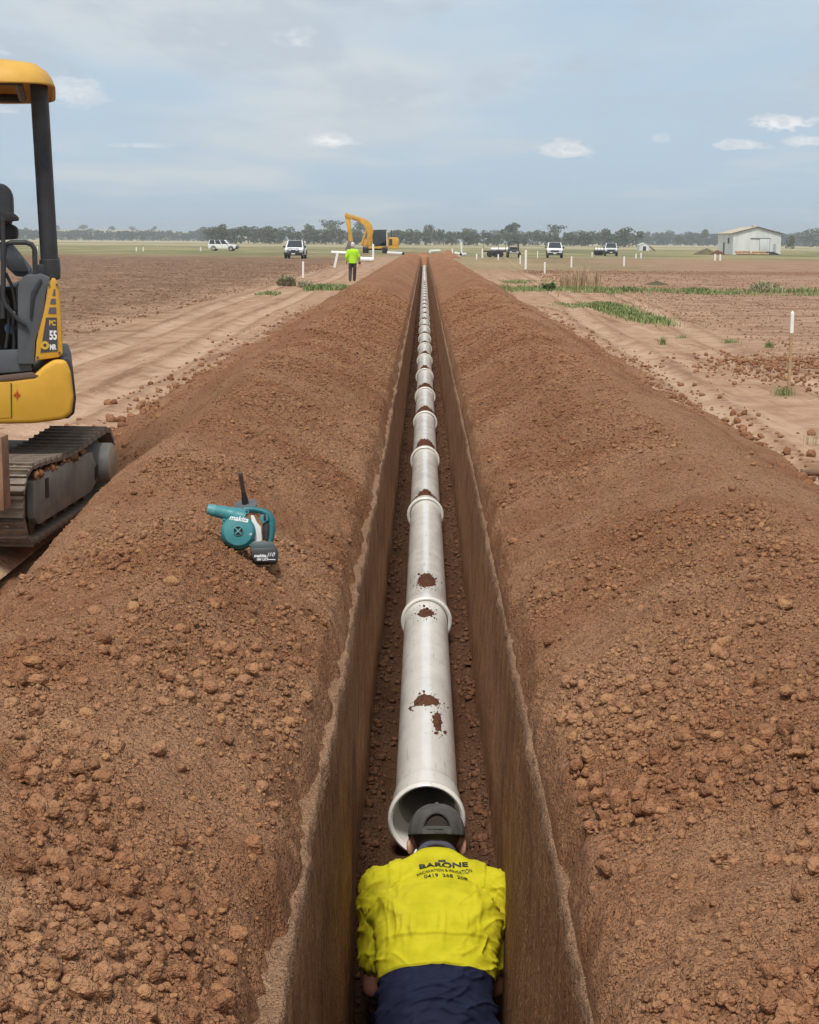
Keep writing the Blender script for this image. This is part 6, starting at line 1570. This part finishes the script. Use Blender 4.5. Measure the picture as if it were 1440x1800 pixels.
# hill far left
M_HILL = mat('dry_hill', (0.40, 0.345, 0.20), 0.95, var=0.18, vscale=0.004)
def hill(cx, cy, rx, ry, h, seed):
    a = np.linspace(-1.2, 1.2, 60); XX, YY = np.meshgrid(a, a)
    q = np.sqrt(XX ** 2 + YY ** 2); Z = h * np.clip(1 - q * q, -0.2, 1) * (1 + 0.18 * fbm(XX * 2.2, YY * 2.2, 3, seed))
    o = obj('hill', np_mesh('hill', np.stack([cx + XX * rx, cy + YY * ry, Z - 1.0], -1).reshape(-1, 3), grid_faces(60, 60)), M_HILL); return tag(o, kind='structure')
HX = at(190, 420, 2500).x
hill(HX, 2500, 290, 420, 15.5, 3); hill(HX - 420, 2650, 380, 420, 19, 4)
def hill_z(x, y): return max(0.0, 15.5 * (1 - ((x - HX) / 290) ** 2 - ((y - 2500) / 420) ** 2) - 1.0)
# trees standing apart on the hill
for px, top, hp, v, w_, lb in ((80, 389, 17, 0, 1.1, 'dark tree on the far hill just left of the canopy post'), (103, 394, 12, 1, 1.0, 'small far hill tree just right of the canopy post'),
                           (146, 388, 15, 2, 1.2, 'broad round tree on the skyline of the far hill'), (197, 391, 13, 1, 1.2, 'second separate tree along the far hill skyline'),
                           (233, 391, 13, 8, 1.1, 'third separate tree along the far hill skyline'), (270, 393, 13, 2, 1.1, 'fourth separate tree along the far hill skyline')):
    Y_ = 2380.0; x_ = at(px, 420, Y_).x
    p = at(px, top, Y_); hz = p.z - hp * Y_ / 2880
    tree(px, Y_, hp, lb, 'trees on the far hill', (0, 4, 7)[px % 3], w_, True, hill_z(x_, Y_) - 1.5)
# far belts left and right: bluer with distance
LABFL = 'hazy blue-grey gum in the far tree belt at the left'
LABFR = 'hazy blue-grey gum in the far tree belt at the right'
LABN = 'dull green gum in the near tree belt across the middle'
for rowD, cnt in ((1750, 34), (1900, 30)):
    for i in range(cnt):
        px = -20 + 400 * (i + rg.uniform(-0.3, 0.3)) / cnt
        tree(px, rowD + rg.uniform(-60, 60), rg.uniform(15, 22), LABFL, 'far tree belt left', rg.choice((3, 5, 6, 9, 9, 3, 0)), rg.uniform(1.0, 1.5), True)
    for i in range(cnt):
        px = 1110 + 360 * (i + rg.uniform(-0.3, 0.3)) / cnt
        tree(px, rowD - 150 + rg.uniform(-60, 60), rg.uniform(18, 27), LABFR, 'far tree belt right', rg.choice((3, 5, 6, 9, 9, 3, 0)), rg.uniform(1.0, 1.5), True)
    for i in range(cnt // 2):
        px = 360 + 780 * (i + rg.uniform(-0.3, 0.3)) / (cnt // 2)
        tree(px, rowD - 250, rg.uniform(22, 30), 'hazy gum glimpsed behind the near tree belt', 'trees behind the near belt', rg.choice((3, 5, 6, 0)), rg.uniform(1.0, 1.5), True)
for rowD, cnt in ((850, 50), (920, 44)):
    for i in range(cnt):
        px = 372 + 758 * (i + rg.uniform(-0.35, 0.35)) / cnt
        hp = rg.uniform(21, 31) * (1.12 if px < 480 else 1.0)
        tree(px, rowD + rg.uniform(-25, 25), hp, LABN, 'near tree belt', rg.choice((3, 5, 6, 9, 9, 3, 0)), rg.uniform(0.85, 1.25))
for px, D, hp, v, w_, lb in ((388, 760, 38, 3, 1.2, 'big dense gum above the parked white station wagon'), (545, 1000, 36, 1, 0.8, 'slim tall gum crown rising above the white four-wheel drive'),
                         (585, 1100, 40, 8, 1.1, 'spreading gum crown behind the excavator boom tip'), (630, 1100, 38, 2, 1.0, 'gum crown showing through the bend of the excavator boom'),
                         (757, 950, 34, 2, 0.9, 'flat-topped gum directly beyond the trench end'), (897, 880, 42, 1, 1.05, 'tallest gum of the near belt, above the dark buggy'),
                         (978, 950, 36, 8, 1.0, 'flat-crowned gum above the white utility'), (1066, 900, 33, 1, 0.7, 'small round gum crown just left of the silver wagon'),
                         (1096, 780, 38, 5, 0.8, 'dark dense gum right of the silver wagon'), (1237, 1250, 29, 2, 0.8, 'dark gum left of the big shed'),
                         (1390, 640, 29, 6, 0.75, 'small dark round tree just right of the big shed'), (1424, 1300, 36, 5, 1.2, 'broad hazy gum at the right edge')):
    tree(px, D, hp, lb, None, v, w_)

# ---- weeds and grass
M_GRASS = leaf_material('green_weeds', (0.145, 0.195, 0.06), (0.25, 0.29, 0.12)); M_GRASSD = leaf_material('dry_grass', (0.40, 0.29, 0.175), (0.54, 0.41, 0.26))
M_BUSH = leaf_material('grey_bush', (0.27, 0.275, 0.16), (0.40, 0.36, 0.23)); M_DKGR = leaf_material('dark_weeds', (0.10, 0.16, 0.045), (0.18, 0.245, 0.085))
def blades(P, H, W, seed, lean=0.5, leafy=False):
    """P (n,3) roots, H heights; each a bent tapering blade of two quads"""
    rg = np.random.default_rng(seed); n = len(P); a = rg.uniform(0, 6.283, n); d_ = np.stack([np.cos(a), np.sin(a), np.zeros(n)], -1); s_ = np.stack([-np.sin(a), np.cos(a), np.zeros(n)], -1)
    up_ = np.array([0, 0, 1.0]); l_ = rg.uniform(0.1, lean, n)[:, None]; H = H[:, None]; W = np.broadcast_to(W, (n,))[:, None]
    p1 = P + up_ * H * 0.55 + d_ * H * l_ * 0.35; p2 = P + up_ * H * (1 - 0.25 * l_) + d_ * H * l_
    V = np.stack([P - s_ * W * (0.5 if not leafy else 0.2), P + s_ * W * (0.5 if not leafy else 0.2), p1 + s_ * W * 0.5, p1 - s_ * W * 0.5, p2 + s_ * W * 0.1, p2 - s_ * W * 0.1], 1).reshape(-1, 3)
    o = (np.arange(n) * 6)[:, None]
    F = np.concatenate([o + np.array([0, 1, 2, 3]), o + np.array([3, 2, 4, 5])])
    return V, F
def patch(name, n, fx, fy, h0, h1, w_, m, seed, label, cat, kind=None, lean=0.6, dens=None):
    rg = np.random.default_rng(seed); x = fx(rg, n); y = fy(rg, n)
    if dens is not None:
        kp = rg.random(n) < dens(x, y); x, y = x[kp], y[kp]
    P = np.stack([x, y, ground_z(x, y) - 0.01], -1); H = rg.uniform(h0, h1, len(x)) * (0.6 + 0.6 * sst(-0.4, 0.5, fbm(x * 0.8, y * 0.5, 2, seed)))
    c = np.array([x.mean(), y.mean(), 0.0]); V, F = blades(P - c, H, w_, seed + 1, lean)
    o = obj(name, np_mesh(name, V, F, smooth=False), m); o.location = c
    return tag(o, label, cat, None, kind)
s0_, s1_ = gp(870, 511), gp(1460, 512)
patch('grass', 12000, lambda rg, n: rg.uniform(s0_.x, s1_.x + 1.5, n), lambda rg, n: s0_.y + rg.normal(0.5, 1.7, n), 0.04, 0.22, 0.030, M_GRASS, 61, 'strip of green weeds crossing the right-hand field', 'weeds', 'stuff',
      dens=lambda x, y: np.clip(0.08 + 0.9 * sst(-0.2, 0.4, fbm(x * 0.45, y * 0.5, 3, 62)), 0, 1))
patch('grass', 3500, lambda rg, n: rg.uniform(gp(880, 495).x, gp(990, 495).x, n), lambda rg, n: gp(920, 497).y + rg.normal(0, 2.2, n), 0.03, 0.12, 0.03, M_GRASS, 63, 'thin green weeds behind the strip near the right bank', 'weeds', 'stuff',
      dens=lambda x, y: 0.7 * sst(-0.1, 0.4, fbm(x * 0.7, y * 0.4, 3, 64)))
c1, c2 = gp(1050, 537), gp(1150, 567)
def diag(rg, n): 
    global _t; _t = rg.random(n); return c1.x + (c2.x - c1.x) * _t + rg.normal(0, 0.22, n)
patch('grass', 4200, diag, lambda rg, n: c1.y + (c2.y - c1.y) * _t + rg.normal(0, 0.9, n), 0.05, 0.20, 0.026, M_GRASS, 65, 'diagonal patch of bright green weeds by the right wheel track', 'weeds', 'stuff')
patch('grass', 500, lambda rg, n: gp(1012, 537).x + rg.normal(0, 0.3, n), lambda rg, n: gp(1012, 537).y + rg.normal(0, 1.0, n), 0.03, 0.09, 0.025, M_GRASS, 66, 'sparse weeds left of the diagonal green patch', 'weeds', 'stuff')
patch('grass', 2600, lambda rg, n: rg.uniform(gp(545, 505).x, gp(632, 508).x, n), lambda rg, n: gp(590, 508).y + rg.normal(0, 1.0, n), 0.05, 0.20, 0.03, M_GRASS, 67, 'green weeds at the feet of the walking worker', 'weeds', 'stuff')
patch('grass', 1400, lambda rg, n: rg.uniform(gp(435, 522).x, gp(500, 515).x, n), lambda rg, n: gp(465, 520).y + rg.normal(0, 1.5, n), 0.03, 0.12, 0.026, M_GRASS, 68, 'thin weeds on the edge of the tilled field left of the bush', 'weeds', 'stuff',
      dens=lambda x, y: 0.9 * sst(-0.3, 0.3, fbm(x * 0.9, y * 0.4, 3, 69)))
def xr(rg, n): return np.where(rg.random(n) < 0.45, -(6.5 + rg.exponential(9, n)), 5.5 + rg.exponential(9, n))
patch('dry_stubble', 9000, xr, lambda rg, n: 24 * np.exp(rg.random(n) * math.log(150 / 24)), 0.02, 0.09, 0.014, M_GRASSD, 70, 'sparse dry stubble scattered over the fields on both sides', 'stubble', 'stuff', 1.4,
      dens=lambda x, y: 0.15 + 0.85 * sst(-0.1, 0.4, fbm(x * 0.25, y * 0.12, 3, 78)))
def bush(px, py, wpx, hpx, label, m, seed, n=900, name='bush', cat='bush'):
    p = gp(px, py); D = p.y; w_ = wpx * D / 2880 / 2; h = hpx * D / 2880
    rg = np.random.default_rng(seed); u = rg.normal(size=(n, 3)); u /= np.linalg.norm(u, axis=1)[:, None]; u *= rg.random((n, 1)) ** 0.4
    lump = 0.75 + 0.35 * fbm(u[:, 0] * 2.2 + seed, u[:, 1] * 2, 2, seed)
    P = np.stack([u[:, 0] * w_ * lump, u[:, 1] * w_ * 0.7 * lump, np.abs(u[:, 2]) * h * 0.8 * lump], -1)
    V, F = blades(P, rg.uniform(0.12, 0.3, n) * h, 0.035 * max(h, 0.4) * 1.6, seed + 1, 1.6, True)
    e = empty(name, (p.x, p.y, float(ground_z(p.x, p.y)) - 0.02), 0, label, cat)
    obj('foliage', np_mesh('foliage', V, F, smooth=False), m, e)
    st = MB(); r2 = random.Random(seed)
    for k in range(9):
        a = r2.uniform(0, 6.28); st.tube([(0, 0, 0), (w_ * .3 * math.cos(a), w_ * .25 * math.sin(a), h * .35), (w_ * .7 * math.cos(a), w_ * .5 * math.sin(a), h * .65)], [0.018, 0.012, 0.005], 5)
    st.build('stems', mat('twig', (0.16, 0.11, 0.07), .9), e)
bush(505, 503, 52, 26, 'low grey-green bush beside the stake on the left', M_BUSH, 71, 800)
bush(537, 506, 44, 18, 'flatter olive bush right of the low grey-green one', M_BUSH, 72, 500)
bush(965, 510, 36, 22, 'dark green clump in the weed strip near the right bank', M_DKGR, 73, 900)
bush(1345, 512, 92, 26, 'straggly grey-green bush in the weed strip towards the right', M_BUSH, 74, 800)
bush(1225, 513, 70, 14, 'low spreading green clump in the middle of the weed strip', M_DKGR, 75, 900)
bush(1100, 512, 60, 14, 'low green clump in the weed strip by the dry tussocks', M_DKGR, 76, 800)
def tussock(px, py, wpx, hpx, label, seed, m=M_GRASSD, n=130):
    p = gp(px, py); D = p.y; w_ = wpx * D / 2880 / 2; h = hpx * D / 2880; rg = np.random.default_rng(seed)
    P = np.stack([rg.normal(0, w_ * 0.35, n), rg.normal(0, w_ * 0.35, n), np.zeros(n)], -1)
    V, F = blades(P, rg.uniform(0.45, 1.0, n) * h, max(0.004, 0.00055 * D * 0.5), seed + 1, 0.6)
    o = obj('grass_tussock', np_mesh('grass_tussock', V, F, smooth=False), m); o.location = (p.x, p.y, float(ground_z(p.x, p.y)) - 0.01)
    return tag(o, label, 'tussock')
tussock(995, 507, 34, 34, 'left of three tall dry straw tussocks behind the weed strip', 81)
tussock(1022, 506, 44, 44, 'tallest dry straw tussock behind the weed strip', 82, n=170)
tussock(1048, 507, 36, 34, 'right of three tall dry straw tussocks behind the weed strip', 83)
tussock(1165, 606, 18, 18, 'small bright weed tuft left of the tall wooden stake', 84, M_GRASS, 60)
tussock(1284, 604, 40, 10, 'flat green weed beyond the tall wooden stake', 85, M_GRASS, 120)
tussock(1352, 612, 20, 14, 'round green weed behind the tall wooden stake', 86, M_GRASS, 120)
tussock(1378, 695, 56, 22, 'grassy tuft at the foot of the tall wooden stake', 87, M_GRASS, 150)
tussock(1424, 782, 50, 30, 'sparse grey-green weed on the sand at the right edge', 88, M_BUSH, 22)
tussock(1200, 595, 30, 8, 'thin weed on the sand between the two wheel tracks', 89, M_GRASS, 60)
# a few dry straws lying on the ledge
def straws(label, pts, seed):
    r2 = random.Random(seed); m = MB()
    for (sx_, yy_) in pts:
        p = Vector((sx_ * r2.uniform(0.295, 0.315), yy_, Z_EDGE + 0.012)); a = r2.uniform(0, 3.14); l_ = r2.uniform(0.006, 0.016)
        m.tube([p - Vector((math.cos(a), math.sin(a), 0)) * l_, p + Vector((0, 0, 0.004)), p + Vector((math.cos(a), math.sin(a), 0.2)) * l_], 0.0006, 5)
    o = m.build('straw', mat('straw', (0.50, 0.40, 0.22), .8), None); tag(o, label, 'straw', kind='stuff')
straws('dry straws lying along the dusty left trench ledge', [(-1, v) for v in (2.62, 2.9, 3.2, 3.75, 4.4, 5.3, 6.4)], 5)
straws('dry straws lying along the dusty right trench ledge', [(1, v) for v in (2.7, 2.95, 3.6, 4.9)], 6)

# ================================================================== haze
hm = bpy.data.materials.new('haze'); hm.use_nodes = True; hm.node_tree.nodes.clear()
t = NT(hm.node_tree)
vol = t.n('ShaderNodeVolumePrincipled', None, Color=(0.93, 0.98, 1.0, 1), Density=0.00030, Anisotropy=0.2)
t.links.new(vol.outputs[0], t.n('ShaderNodeOutputMaterial').inputs['Volume'])
hz = MB().box((-3600, -60, -2.5), (3600, 3600, 36)).build('haze', hm, None, None); tag(hz, kind='stuff')
